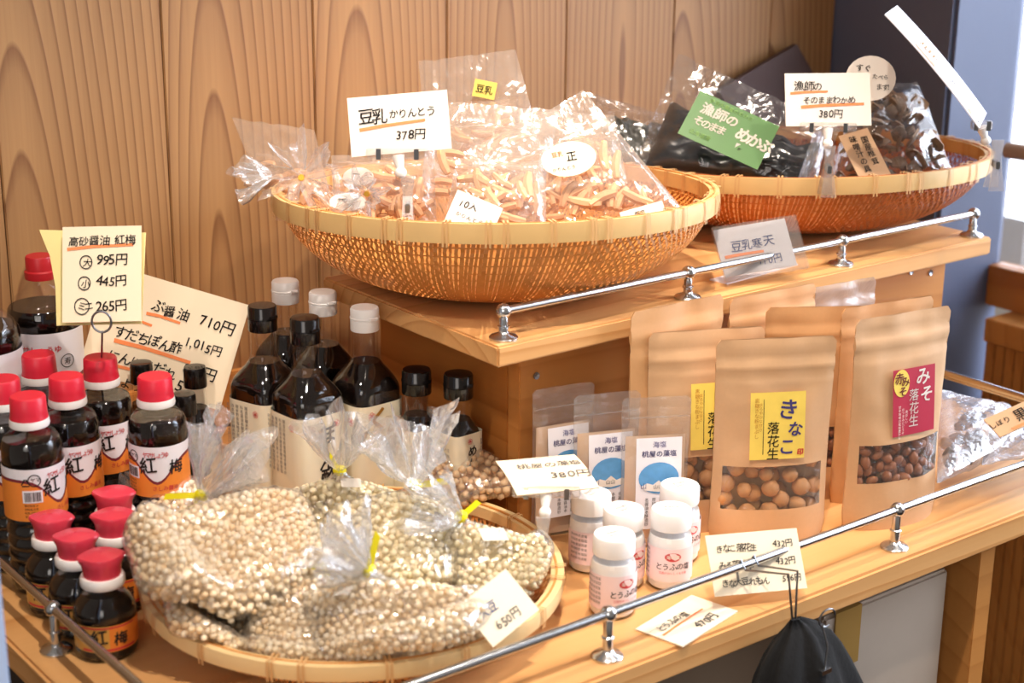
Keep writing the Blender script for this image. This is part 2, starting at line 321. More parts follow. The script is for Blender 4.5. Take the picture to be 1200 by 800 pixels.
def sign(name, label, cat, TL, TR, BL, m, lines=(), marks=(), rings=(), bend=0, bendu=0, shape=None, group=None, ink='ink', sheet='card_sheet', th=.0012, back=None):
    """a paper card; local x to the right, z up, front at -y. bend bows it along z, bendu along x"""
    T, w, h = frame(TL, TR, BL); o = thing(name, label, cat, group=group); o.matrix_world = T
    def fn(u, z, y=-.0004):
        return (u, y + bend*((z/h)**2) + bendu*(((u/w)-.5)**2*4-1), z)
    if shape is None:
        nx, nz = (12 if bendu else 1), (12 if bend else 1); mb = MB()
        for yy, fl in ((0, 0), (th, 1)):
            v = [fn(w*i/nx, h*j/nz, yy) for j in range(nz+1) for i in range(nx+1)]
            f = [(j*(nx+1)+i, j*(nx+1)+i+1, (j+1)*(nx+1)+i+1, (j+1)*(nx+1)+i) for j in range(nz) for i in range(nx)]
            mb.add(v, [q[::-1] for q in f] if fl else f)
        K = (nx+1)*(nz+1)
        loop = [i for i in range(nx+1)]+[j*(nx+1)+nx for j in range(1, nz+1)]+[nz*(nx+1)+i for i in range(nx-1, -1, -1)]+[j*(nx+1) for j in range(nz-1, 0, -1)]
        for a, b in zip(loop, loop[1:]+loop[:1]): mb.f.append((a, a+K, b+K, b))
    else:
        n = len(shape); mb = MB(); mb.add([fn(a*w, b*h, 0) for a, b in shape]+[fn(a*w, b*h, th) for a, b in shape],
            [tuple(range(n)), tuple(range(n, 2*n))[::-1]]+[(i, i+n, (i+1) % n+n, (i+1) % n) for i in range(n)])
    mb.build(sheet, M[m], o)
    if lines:
        by = {}
        for ln in lines:
            s_, u, z, size = ln[:4]; opt = ln[4] if len(ln) > 4 else {}
            V, Fc, _ = letters(s_, size*h, opt.get('jit', 1), opt.get('w', .012), opt.get('vert', False), opt.get('ls', 1))
            flat(by.setdefault(opt.get('ink', ink), MB()), V, Fc, u*w, z*h, rot=opt.get('rot', 0), fn=lambda a, b: fn(a, b, -.0007))
        for k, q in by.items(): q.build('lettering', M[k], o, smooth=False)
    if marks:
        q = MB()
        for (a, b), (c, d), t in marks:
            stroke(q, [(a*w, b*h), ((a*.6+c*.4)*w, (b*.6+d*.4+.01)*h), (c*w, d*h)], t*h, 0, fn=lambda a, b: fn(a, b, -.00045))
        q.build('highlighter_stroke', M['orange_ink'], o, smooth=False)
    if rings:
        q = MB()
        for a, b, r in rings: ringmark(q, a*w, b*h, r*h, .012*h, 0, fn=lambda a, b: fn(a, b, -.0007), sx=.9)
        q.build('drawn_circle', M['ink'], o, smooth=False)
    return o

# ------------------------------------------------------------------ setting
def bxo(name, a, b, m, parent=None, bevel=.0015, smooth=False): return MB().box(a, b).build(name, m, parent, smooth=smooth, bevel=bevel)
struct(bxo('floor', (-1, -1, -.80), (3.2, 2.0, -.75), M['dark'], bevel=0))
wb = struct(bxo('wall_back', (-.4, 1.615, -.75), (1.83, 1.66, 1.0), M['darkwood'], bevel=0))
for k in range(-4, 8):
    x0 = .595+.184*k; x1 = min(x0+.1828, 1.829)
    if x1-x0 > .02: pk_ = bxo('plank', (x0-(x0+x1)/2, 0, -.75), (x1-(x0+x1)/2, .014, 1.0), M['plank'], wb, bevel=.0012); pk_.location = ((x0+x1)/2, 1.600, 0)
struct(bxo('baseboard_back', (-.2, 1.588, .0), (.90, 1.5995, .062), M['panel']))
struct(bxo('pillar', (1.832, 1.391, -.75), (1.990, 1.66, 1.0), M['paint'], bevel=.006))
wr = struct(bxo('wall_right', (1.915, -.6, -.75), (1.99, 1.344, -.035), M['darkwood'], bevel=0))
for k in range(60):
    y1 = 1.344-.0165*k; bxo('slat', (1.904, y1-.0145, -.6), (1.9148, y1, -.036), M['panel'], wr, bevel=.001)
struct(bxo('trim_1', (1.897, -.6, -.034), (1.99, 1.345, .0), M['panel']), 'pale wooden ledge under the window')
struct(bxo('trim_2', (1.955, -.6, .0005), (1.988, 1.389, .060), M['tabley']), 'wooden bottom rail of the window')
win = struct(bxo('window_1', (1.965, -.6, .9), (1.985, 1.389, .95), M['panel'], bevel=.002))
g_ = MB().box((1.974, -.6, .0605), (1.978, 1.388, .9)).build('pane', M['acryl'], win, smooth=False)
cv = MB(); N_ = 240
for i in range(N_+1):
    y = -.55+1.94*i/N_; x = 2.03+.010*math.sin(i*.9)+.004*math.sin(i*2.3); cv.v += [(x, y, .03), (x, y, .95)]
cv.f = [(2*i, 2*i+2, 2*i+3, 2*i+1) for i in range(N_)]
lace = film('lace', .34, 'ffffff', .0, .5, 50, .1, edge=.02)
cv.build('curtain', lace, win)
sky_o = struct(MB().box((2.85, -1.2, -.1), (2.86, 3.4, 1.9)).build('daylight_outside', M['sky'], smooth=False))

# ------------------------------------------------------------------ display table
tb = thing('display_table', 'long pine display table holding bottles, trays and pouches', 'table', (.43, .888, -.75))
I_ = Matrix.Translation((-.43, -.888, .75))
def tpart(name, a, b, m, bevel=.002, par=None):
    o = bxo(name, a, b, m, par, bevel=bevel); o.data.transform(Matrix.Translation(-Vector(par.location))) if par else None; return o
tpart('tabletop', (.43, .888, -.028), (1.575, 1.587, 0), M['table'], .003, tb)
tpart('support_panel', (1.308, .905, -.75), (1.333, 1.585, -.0285), M['panel'], .001, tb)
tpart('support_panel', (.47, .93, -.75), (.495, 1.585, -.0285), M['dark'], .001, tb)  # near-black colour stands in for the shade under the table
tpart('back_panel', (.4955, 1.50, -.75), (1.3075, 1.515, -.0285), M['dark'], .001, tb)  # under-table shade put into the panel colour
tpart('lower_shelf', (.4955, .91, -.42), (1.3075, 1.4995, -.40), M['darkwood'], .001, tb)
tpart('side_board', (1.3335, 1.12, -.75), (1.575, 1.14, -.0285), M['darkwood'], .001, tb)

ct = thing('cardboard_carton', 'plain cardboard carton taped shut under the table', 'carton', (1.14, 1.06, -.40))
tpart('carton_body', (1.10, .925, -.3995), (1.286, 1.24, -.058), M['card'], .003, ct)
tp = MB(); tp.box((1.115, .9235, -.118), (1.152, .9248, -.0575)); tp.box((1.115, .9235, -.0575), (1.152, 1.20, -.0568))
t_ = tp.build('packing_tape', M['tape'], ct, smooth=False); t_.data.transform(Matrix.Translation(-Vector(ct.location)))
bxo('carton_flap', (1.102-1.14, -.13, .3430), (1.284-1.14, .012, .3445), M['card'], ct, bevel=0)

# upper display shelf: board on a pine box
us = thing('display_shelf', 'raised pine shelf unit carrying the two big bamboo baskets', 'shelf', (.85, 1.12, 0))
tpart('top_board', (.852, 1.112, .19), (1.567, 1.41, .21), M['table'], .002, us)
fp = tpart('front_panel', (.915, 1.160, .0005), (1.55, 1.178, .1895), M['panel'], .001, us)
tpart('end_panel', (.915, 1.1785, .0005), (.935, 1.400, .1895), M['tabley'], .001, us)
tpart('end_panel', (1.53, 1.1785, .0005), (1.55, 1.400, .1895), M['tabley'], .001, us)
tpart('back_panel', (.9355, 1.385, .0005), (1.5295, 1.400, .1895), M['panel'], .001, us)
for (x, z) in (((0.9347, 1.1600, 0.1539)[0], (0.9347, 1.1600, 0.1539)[2]), ((1.4858, 1.1600, 0.1715)[0], (1.4858, 1.1600, 0.1715)[2]), ((1.5219, 1.1600, 0.1648)[0], (1.5219, 1.1600, 0.1648)[2]), ((0.9415, 1.1600, 0.0055)[0], (0.9415, 1.1600, 0.0055)[2])):
    T = Matrix.Translation((x-.85, 1.1595-1.12, z)) @ Matrix.Rotation(PI/2, 4, 'X')
    MB().lathe([(.0034, 0), (.0034, .0012), (.0015, .0004)], 14, T).build('screw', M['screw'], us)

# galleries: steel rail on turned posts
def post_mb(h, tilt=0):
    return [(.0135, 0), (.0135, .0016), (.012, .003), (.0065, .0045), (.0045, .007), (.0046, .010), (.0044, h*.42), (.0056, h*.44), (.0056, h*.47), (.0042, h*.5), (.0040, h-.006), (.002, h)]
def rail(name, label, a, b, posts, h, r=.0039, ends=(True, True)):
    o = thing(name, label, 'rail', a); A = Vector(a); B = Vector(b); d = (B-A)
    MB().tube([(0, 0, h), tuple(d+Vector((0, 0, h)))], r, 14).build('rail_tube', M['chrome'], o)
    for t in posts:
        q = d*t; T = Matrix.Translation(q)
        p = MB().lathe(post_mb(h), 24, T).build('post', M['chrome'], o)
        MB().ball(q+Vector((0, 0, h)), .0072, 10).build('ball_joint', M['chrome'], p)
    return o
rail('gallery_rail', 'steel gallery rail along the front edge of the table', (.456, .911, 0), (1.55, .911, 0), ((.814-.456)/1.094, (1.177-.456)/1.094, .03, .985), .039)
rail('gallery_rail', 'steel gallery rail along the left end of the table beside the bottles', (.456, .925, 0), (.456, 1.55, 0), ((1.193-.925)/.625, .97), .038)
rail('gallery_rail', 'steel gallery rail on the front of the raised shelf', (.872, 1.13, .21), (1.553, 1.13, .21), (.0, .338, .67, 1), .026)
rr = rail('gallery_rail', 'double steel rail at the right end of the table, behind the white bag', (1.552, .925, 0), (1.552, 1.55, 0), (.97,), .039)
MB().tube([(.012, 0, .030), (.012, .625, .030)], .003, 12).build('rail_tube', M['chrome'], rr)
dw = MB().tube([(1.935, .9, .245), (1.935, (1.9350, 1.3629, 0.2329)[1], (1.9350, 1.3629, 0.2329)[2])], .011, 18).build('wooden_rod', M['tan']); tag(dw, 'brown wooden rod in front of the bright window', 'rod')
bp_ = bxo('wall_post', (.30, 1.0, -.75), ((0.3482, 1.0000, 0.1298)[0], 1.04, .6), M['bluepost'], bevel=.002); struct(bp_, 'pale blue post at the left end of the table')

# ------------------------------------------------------------------ bottles
def cyl(R, y0=0):
    return lambda u, z, e=0: ((R+e)*math.sin(u/R), -(R+e)*math.cos(u/R), z)
def wrapband(R, z0, z1, a0=-PI, a1=PI, n=48, top=None, bot=None):
    mb = MB(); m = 1
    for i in range(n+1):
        a = a0+(a1-a0)*i/n; u = a
        zt = top(u) if top else z1; zb = bot(u) if bot else z0
        mb.v += [(R*math.sin(a), -R*math.cos(a), zb), (R*math.sin(a), -R*math.cos(a), zt)]
    mb.f = [(2*i, 2*i+2, 2*i+3, 2*i+1) for i in range(n)]
    return mb
def barcode(mb, fn, u0, z0, w, h, n=14, seed=3):
    rg = random.Random(seed); x = u0
    for i in range(n):
        ww = w/n*rg.uniform(.3, .75); a = [fn(x, z0), fn(x+ww, z0), fn(x+ww, z0+h), fn(x, z0+h)]; mb.add(a, [(0, 1, 2, 3)]); x += w/n
def recycle(mb, fn, u, z, r):
    for k in range(3):
        a = PI/2+2*PI*k/3; b = a+2*PI/3
        p = Vector((u+r*math.cos(a), z+r*math.sin(a))); q = Vector((u+r*math.cos(b), z+r*math.sin(b))); stroke(mb, [p.lerp(q, .12), p.lerp(q, .88)], r*.28, 0, fn)

def pet_bottle(h, r, cap_r, labz, size, label_face=True):
    """PET soy sauce bottle; z up, label front at -y"""
    z0, z1 = labz; o = thing('soy_sauce_bottle', '', 'bottle')
    nk = cap_r*.82; sh = z1+.004
    top = h-.026*size; cz = [(r*.86, 0), (r*.97, .004), (r*.985, .012*size)]
    n = 5
    for k in range(n):
        za = .012*size+(z0-.014*size)*k/n; zb = .012*size+(z0-.014*size)*(k+1)/n
        cz += [(r*.985, za+(zb-za)*.2), (r*.90, za+(zb-za)*.5), (r*.985, za+(zb-za)*.8)]
    body = cz+[(r*.985, z0-.001), (r*.97, z0), (r*.97, z1), (r, z1+.002), (r*.985, sh+.006*size)]
    S = top-sh-.006*size
    for t in (.2, .4, .6, .8, 1): body.append((nk*.9+(r*.985-nk*.9)*math.cos(t*PI/2)**.75, sh+.006*size+S*.78*math.sin(t*PI/2)))
    full = body+[(nk*.9, top)]
    MB().lathe(full, 36).build('bottle_body', M['pet'], o)
    lvl = sh+.010*size+S*.30; liq = [(a-.0008, b+.0008) for a, b in body if b < lvl]+[(r*.90, lvl-.0004), (r*.885, lvl)]
    MB().lathe(liq, 32).build('soy_sauce', M['soy'], o)
    MB().lathe([(cap_r*1.07, top-.001), (cap_r*1.1, top+.001), (cap_r*1.06, top+.006*size)], 32).build('neck_ring', M['whitecap'], o)
    cp = [(cap_r*1.05, top+.0062*size), (cap_r*1.02, top+.009*size), (cap_r, top+.012*size), (cap_r*.97, h-.0015), (cap_r*.90, h)]
    MB().lathe(cp, 40).build('cap', M['redcap'], o)
    R = r*1.0; L = z1-z0
    g = lambda a: z0+L*(.80-.50*math.exp(-(a/.62)**2))
    wrapband(R*.975+.0002, z0, z1).build('label_sheet', M['labelwhite'], o)
    wrapband(R*.975+.0004, z0, z1, bot=lambda a: g(a)-L*.055, top=lambda a: g(a)+L*.012).build('label_band', M['maroon'], o)
    wrapband(R*.975+.0005, z0, z1, top=lambda a: g(a)-L*.045).build('label_panel', M['orange'], o)
    fn = lambda u, z: cyl(R*.975+.0007)(u, z)
    ink = MB(); rd = MB(); wh = MB()
    V, Fc, w_ = letters('ヤマサしょうゆ', L*.13, 0, .02, ls=.72); V = [(a*.72, b) for a, b in V]; flat(rd, V, Fc, -L*.26, z0+L*.80, fn=fn)
    for ch, u in (('紅', -.34), ('梅', .22)):
        V, Fc, _ = letters(ch, L*.33, 1, .03); flat(ink, V, Fc, L*u, z0+L*.47, fn=fn)
    V, Fc, _ = letters('ヤマ', L*.09, 0, .02); flat(ink, V, Fc, -L*.56, z0+L*.77, fn=fn); ringmark(ink, -L*.49, z0+L*.79, L*.12, L*.018, 0, fn)
    V, Fc, _ = letters('さしみ醤油', L*.10, .3, .02); flat(rd, V, Fc, -L*.1, z0+L*.14, fn=fn)
    # back of the label: recycling mark, bar code, small print
    recycle(ink, fn, -PI*.36*R, z0+L*.74, L*.10); wrap = MB(); ub = -PI*.40*R
    for q in range(4): wrap.add([fn(ub+L*.03*i, z0+L*.36) for i in range(13)]+[fn(ub+L*.03*i, z0+L*.60) for i in range(13)], [(i, i+1, i+14, i+13) for i in range(12)]); break
    wrap.build('barcode_patch', M['labelwhite'], o, smooth=False)
    fn2 = lambda u, z: cyl(R*.975+.0010)(u, z)
    barcode(ink, fn2, ub+L*.03, z0+L*.39, L*.30, L*.18)
    for k in range(4):
        V, Fc, _ = letters('原材料名大豆小麦'[k:k+5], L*.05, 0, 0); flat(ink, V, Fc, ub+L*.02, z0+L*(.29-.07*k), fn=fn)
    ink.build('lettering', M['ink'], o, smooth=False); rd.build('lettering', M['red'], o, smooth=False)
    return o
GB = 'medium soy sauce bottles with red caps'
med = pet_bottle(.18, .0275, .0158, (.073, .121), 1.0)
spots = [((0.6085, 1.3021, 0.1800), -.66+.12, 'red capped soy sauce bottle standing apart right of the group, label facing front'),
 ((0.5924, 1.3824, 0.1800), -.66+.55, 'red capped soy sauce bottle whose cap touches the wire sign stand'),
 ((0.5446, 1.3490, 0.1800), -.66+.62, 'red capped soy sauce bottle just behind the frontmost medium one, label turned right'),
 ((0.5503, 1.4255, 0.1760), -.66+.4, 'red capped soy sauce bottle at the back, directly before the large bottle'),
 ((0.4961, 1.3178, 0.1800), -.66+1.15, 'frontmost medium soy sauce bottle, recycling mark and bar code turned to the front'),
 ((0.4959, 1.3757, 0.1800), -.66+.2, 'red capped medium soy sauce bottle cut by the left edge of the photo')]
for i, (p, rz, lb) in enumerate(spots):
    o = med if i == 0 else copy_tree(med); place(o, (p[0], p[1], 0), rz, lb, GB)

def big_pet():
    o = thing('large_soy_sauce_bottle', '', 'bottle'); r = .0365
    body = [(.031, 0), (.036, .006), (.036, .03), (.0335, .04), (.036, .05), (.036, .085), (.0355, .09), (.0355, .195), (.0365, .198), (.0365, .204), (.035, .213), (.030, .222), (.022, .231), (.015, .238), (.0132, .243), (.0130, .252)]
    MB().lathe(body, 40).build('bottle_body', M['pet'], o)
    MB().lathe([(a-.001, b+.001) for a, b in body if b < .214]+[(.0325, .216)], 36).build('soy_sauce', M['soy'], o)
    MB().lathe([(.0152, .2455), (.0155, .247), (.0155, .2535), (.0140, .255), (.0138, .268), (.0128, .270)], 36).build('cap', M['darkredcap'], o)
    R = .0361; z0, z1 = .10, .194; L = .07
    wrapband(R, z0, z1).build('label_sheet', M['labelwhite'], o)
    wrapband(R+.0002, z0, z1, top=lambda a: z0+.042-.036*math.exp(-((a+.1)/.8)**2)+.004).build('label_band', M['maroon'], o)
    wrapband(R+.0003, z0, z1, top=lambda a: z0+.042-.036*math.exp(-((a+.1)/.8)**2)).build('label_panel', M['orange'], o)
    fn = cyl(R+.0006); ink = MB(); rd = MB()
    V, Fc, _ = letters('ヤマサしょうゆ', .0078, 0, .03); flat(rd, V, Fc, -.030, z0+.074, fn=fn)
    for ch, u in (('紅', -.034), ('梅', -.004)):
        V, Fc, _ = letters(ch, .021, 1, .04); flat(ink, V, Fc, u, z0+.048, fn=fn)
    ringmark(ink, .030, z0+.062, .0075, .0008, 0, fn); V, Fc, _ = letters('寿', .008, 0, 0); flat(ink, V, Fc, .026, z0+.059, fn=fn)
    wp = MB(); wp.add([fn(.020+.001*i, z0+.018, .0003) for i in range(15)]+[fn(.020+.001*i, z0+.045, .0003) for i in range(15)], [(i, i+1, i+16, i+15) for i in range(14)]); wp.build('barcode_patch', M['labelwhite'], o, smooth=False)
    barcode(ink, lambda a, b: fn(a, b, .0006), .022, z0+.021, .011, .021)
    ink.build('lettering', M['ink'], o, smooth=False); rd.build('lettering', M['red'], o, smooth=False); return o
bg = big_pet(); p = (0.5937, 1.5145, 0.2500); bg.scale = (1, 1, .926); place(bg, (p[0], p[1], 0), -.64, 'large soy sauce bottle with dark red cap behind the price card', 'large soy sauce bottles')
b2 = copy_tree(bg); p = (0.5171, 1.4779, 0.2500); place(b2, (p[0], p[1], 0), -.75, 'large soy sauce bottle cut off by the left edge of the photo', 'large soy sauce bottles')

def mini():
    o = thing('small_soy_sauce_bottle', '', 'bottle'); r = .0262
    body = [(.022, 0), (.0255, .003), (.0262, .008), (.0255, .010), (.0255, .034), (.0262, .036), (.0258, .041), (.0225, .048), (.0175, .053), (.0145, .056), (.0142, .064)]
    MB().lathe(body, 36).build('bottle_body', M['pet'], o)
    MB().lathe([(a-.0008, b+.0006) for a, b in body if b < .0535], 32).build('soy_sauce', M['soy'], o)
    MB().lathe([(.0175, .0605), (.0182, .062), (.0182, .067), (.0172, .069)], 36).build('neck_ring', M['whitecap'], o)
    # pouring cap with two beaks
    n = 40; v = []; f = []
    for r_, z, bk in ((.0150, .069, 0), (.0152, .078, .001), (.0160, .0845, .0040), (.0152, .0862, .0036), (.010, .0868, 0), (.006, .0880, 0), (.0005, .0883, 0)):
        for i in range(n):
            a = 2*PI*i/n; q = r_+bk*abs(math.cos(a))**14; v.append((q*math.cos(a), q*math.sin(a), z))
    for k in range(6):
        for i in range(n): j = (i+1) % n; f.append((k*n+i, k*n+j, (k+1)*n+j, (k+1)*n+i))
    MB().add(v, f).build('pouring_cap', M['pinkcap'], o)
    R = .0256; z0, z1 = .0105, .0335; fn = lambda u, z: cyl(R+.0006)(u, z)
    wrapband(R+.0001, z0, z1).build('label_sheet', M['gold'], o)
    rd = MB(); 
    for a, b in ((z0+.001, z0+.003), (z1-.0022, z1-.0008)): m_ = wrapband(R+.0004, a, b, -.9, .9); rd.add(m_.v, m_.f)
    ca = [(-PI*.30+.02*i) for i in range(16)]; pn = wrapband(R+.0003, z0+.0005, z1-.0005, -1.05, 1.05); 
    rd.build('label_band', M['red'], o); og = wrapband(R+.0002, z0, z1, .0, PI*.9); og.build('label_panel', M['orange'], o)
    ink = MB()
    for ch, u in (('紅', -.0155), ('梅', .003)):
        V, Fc, _ = letters(ch, .0135, 1, .035); flat(ink, V, Fc, u, z0+.0065, fn=fn)
    ink.build('lettering', M['ink'], o, smooth=False); return o
mn = mini()
ml = [((0.4900, 1.1685, 0.0880), -.66+.35, 'small soy sauce bottle nearest the tray, last in the front row'), ((0.4894, 1.2176, 0.0880), -.66+.1, 'small soy sauce bottle in the middle of the front row behind the rail post'),
 ((0.4893, 1.2670, 0.0880), -.66, 'small soy sauce bottle farthest left in the front row'), ((0.5557, 1.2868, 0.0880), -.66, 'rear small soy sauce bottle half hidden by the clear gathered film'),
 ((0.5338, 1.2409, 0.0880), -.66+.2, 'small soy sauce bottle of the second row beside the bean bag')]
for i, (p, rz, lb) in enumerate(ml):
    o = mn if i == 0 else copy_tree(mn); place(o, (p[0], p[1], 0), rz, lb, 'small pouring bottles of soy sauce')

# square glass bottles
def square_bottle(name, h, hw, cap, capm, lz, nr, e=4.5, sh=.62, clear=True, flip=True):
    o = thing(name, '', 'bottle'); ch = cap[1]; top = h-ch
    zs = h*sh; prof = [(hw*.9, 0, e), (hw, .003, e), (hw, zs, e)]
    for t in (.15, .3, .45, .6, .75, .88, 1):
        prof.append((nr+(hw-nr)*(.5+.5*math.cos(t*PI))**.85, zs+(top-.022*h/.2-zs)*t, e+(2-e)*min(1, t*1.5)))
    full = prof+[(nr, top-.002, 2.0), (nr*1.05, top, 2.0)]
    MB().lathe(full, 48).build('bottle_body', M['pet'] if clear else M['pet'], o)
    k = 9
    lq = [(a-.0011, b+(.001 if b < .01 else 0), c) for a, b, c in prof[:k-1]]; MB().lathe(lq, 48).build('dark_sauce', M['soy'], o)
    R, H = cap
    MB().lathe([(R*.98, top-.001), (R, top), (R*1.0, top+H*.45), (R*.97, top+H*.47), (R*1.03, top+H*.5), (R*1.03, top+H*.55), (R*.99, top+H*.58), (R*.99, h-.002), (R*.92, h-.0003), (R*.6, h)], 40).build('cap', M[capm], o)
    if flip: MB().box((-R*.35, -R*1.12, top+H*.5), (R*.35, -R*.9, top+H*.62)).build('cap_tab', M[capm], o, bevel=.0005)
    MB().lathe([(hw+.0004, lz[0], e), (hw+.0004, lz[1], e)], 48, cap=False).build('label_sheet', M['cream'], o)
    return o
def face(o, side, hw, items, eps=.0009):
    """print on a face: side 0 = -y (right one seen), 1 = -x (left one seen)"""
    by = {}
    for s_, u, z, size, mt, opt in items:
        fn = (lambda a, b: (a, -(hw+eps), b)) if side == 0 else (lambda a, b: (-(hw+eps), -a, b))
        if s_ == 'O': 
            for q in range(5): ringmark(by.setdefault(mt, MB()), u+size*.55*math.cos(q*1.257+.3), z+size*.55*math.sin(q*1.257+.3), size*.5, size*.13, 0, fn, 12)
            ringmark(by.setdefault(mt, MB()), u, z, size*.35, size*.12, 0, fn, 12); continue
        V, Fc, _ = letters(s_, size, opt.get('j', 0), opt.get('w', .0), opt.get('v', True)); flat(by.setdefault(mt, MB()), V, Fc, u, z, fn=fn, rot=opt.get('r', 0))
    for k, q in by.items(): q.build('lettering', M[k], o, smooth=False)
small = '原材料名醤油本醸造砂糖米酢食塩柚子果汁かつお節昆布'
def fine(hw, z1, n, z0=.0): return [(small[(k*5) % 13:(k*5) % 13+13]*1, hw*(-.85+k*1.05/n), z1-.004, .0042, 'grey_ink', {}) for k in range(n)]
hw = .0285
sb = square_bottle('square_sauce_bottle', .213, hw, (.0142, .024), 'blackcap', (.028, .122), .0125)
face(sb, 1, hw, fine(hw, .118, 5)+[('O', .014, .112, .0035, 'red', {})]); face(sb, 0, hw, [('ぽん酢', -.010, .092, .020, 'ink', dict(j=2, w=.04)), ('O', .012, .112, .0035, 'red', {})])
G2 = 'tall square sauce bottles'
p = (0.7572, 1.2874, 0.2130); place(sb, (p[0], p[1], 0), .10, 'tall square dark bottle with black cap standing in front of the others', G2)
s2 = copy_tree(sb); p = (0.7451, 1.3466, 0.2130); place(s2, (p[0], p[1], 0), .30, 'leftmost tall square dark bottle with black cap, small print turned to front', G2)
sw = square_bottle('square_sauce_bottle', .213, hw, (.0140, .022), 'whitecap', (.028, .122), .0125)
face(sw, 1, hw, fine(hw*.6, .118, 4)+[('O', .015, .106, .0045, 'red', {})]); face(sw, 0, hw, [('く', -.020, .098, .024, 'goldink', dict(j=1, w=.05, v=False)), ('ら', .0, .085, .02, 'goldink', dict(j=1, w=.05)), ('O', -.015, .112, .004, 'red', {})])
p = (0.8215, 1.2838, 0.2130); place(sw, (p[0], p[1], 0), .06, 'tall square dark bottle with white cap and red flower mark, right of the group', G2)
s3 = copy_tree(sw); p = (0.8180, 1.3546, 0.2130); place(s3, (p[0], p[1], 0), .1, 'tall dark bottle with white cap in the middle, behind the front black cap', G2)
s4 = copy_tree(sw); p = (0.8093, 1.4130, 0.2130); place(s4, (p[0], p[1], 0), .15, 'rearmost tall dark bottle with white cap between the two black caps', G2)
hs = .0178
sq = square_bottle('small_square_bottle', .155, hs, (.0145, .023), 'blackcap', (.004, .098), .0115, e=7, sh=.60)
face(sq, 1, hs, [('醤油風味の', -.013, .087, .0036, 'grey_ink', dict(v=False)), ('原材料名大豆', -.013, .081, .0036, 'grey_ink', dict(v=False)), ('小麦食塩昆布', -.013, .075, .0036, 'grey_ink', dict(v=False)), ('かつお節砂糖', -.013, .069, .0036, 'grey_ink', dict(v=False))])
face(sq, 0, hs, [('めんつゆ', -.004, .076, .0125, 'ink', dict(j=1.5, w=.04)), ('O', -.001, .0905, .003, 'red', {}), ('昆布かつお', .012, .088, .0035, 'grey_ink', {})])
p = (0.8775, 1.2075, 0.1550); place(sq, (p[0], p[1], 0), .08, 'small square black capped bottle next to the shelf box, label in full view', 'small square sauce bottles')
q2 = copy_tree(sq); p = (0.8527, 1.2419, 0.1550); place(q2, (p[0], p[1], 0), .12, 'small square black capped bottle left of its twin, touching the tall bottles', 'small square sauce bottles')

def slim():
    o = thing('slim_sauce_bottle', '', 'bottle')
    body = [(.022, 0), (.0255, .003), (.0260, .01), (.0260, .070), (.0245, .078), (.021, .088), (.0165, .099), (.0135, .110), (.0118, .118), (.0112, .138)]
    MB().lathe(body, 36).build('bottle_body', M['pet'], o); MB().lathe([(a-.001, b+.001) for a, b in body if b < .112], 32).build('dark_sauce', M['soy'], o)
    MB().lathe([(.0133, .136), (.0136, .138), (.0130, .157), (.0122, .1596), (.008, .160)], 36).build('cap', M['blackcap'], o)
    wrapband(.0264, .012, .068).build('label_sheet', M['gold'], o)
    fn = cyl(.0268); k = MB(); V, Fc, _ = letters('にんにく', .013, 1, .03, True); flat(k, V, Fc, -.004, .052, fn=fn); k.build('lettering', M['ink'], o, smooth=False); return o
sl = slim(); sl.scale = (.86, .86, .872); G3 = 'slim black capped bottles'
p = (0.7061, 1.4178, 0.1395); place(sl, (p[0], p[1], 0), -.5, 'slim black capped bottle with clear neck before the big price card', G3)
o = copy_tree(sl); p = (0.6600, 1.3546, 0.1395); place(o, (p[0], p[1]-.004, 0), -.7, 'slim black capped bottle peeking out right of the standing red capped one', G3)
o = copy_tree(sl); p = (0.6693, 1.4618, 0.1395); place(o, (p[0], p[1], 0), -.7, 'slim black capped bottle behind the red capped bottle, cap before the price card', G3)

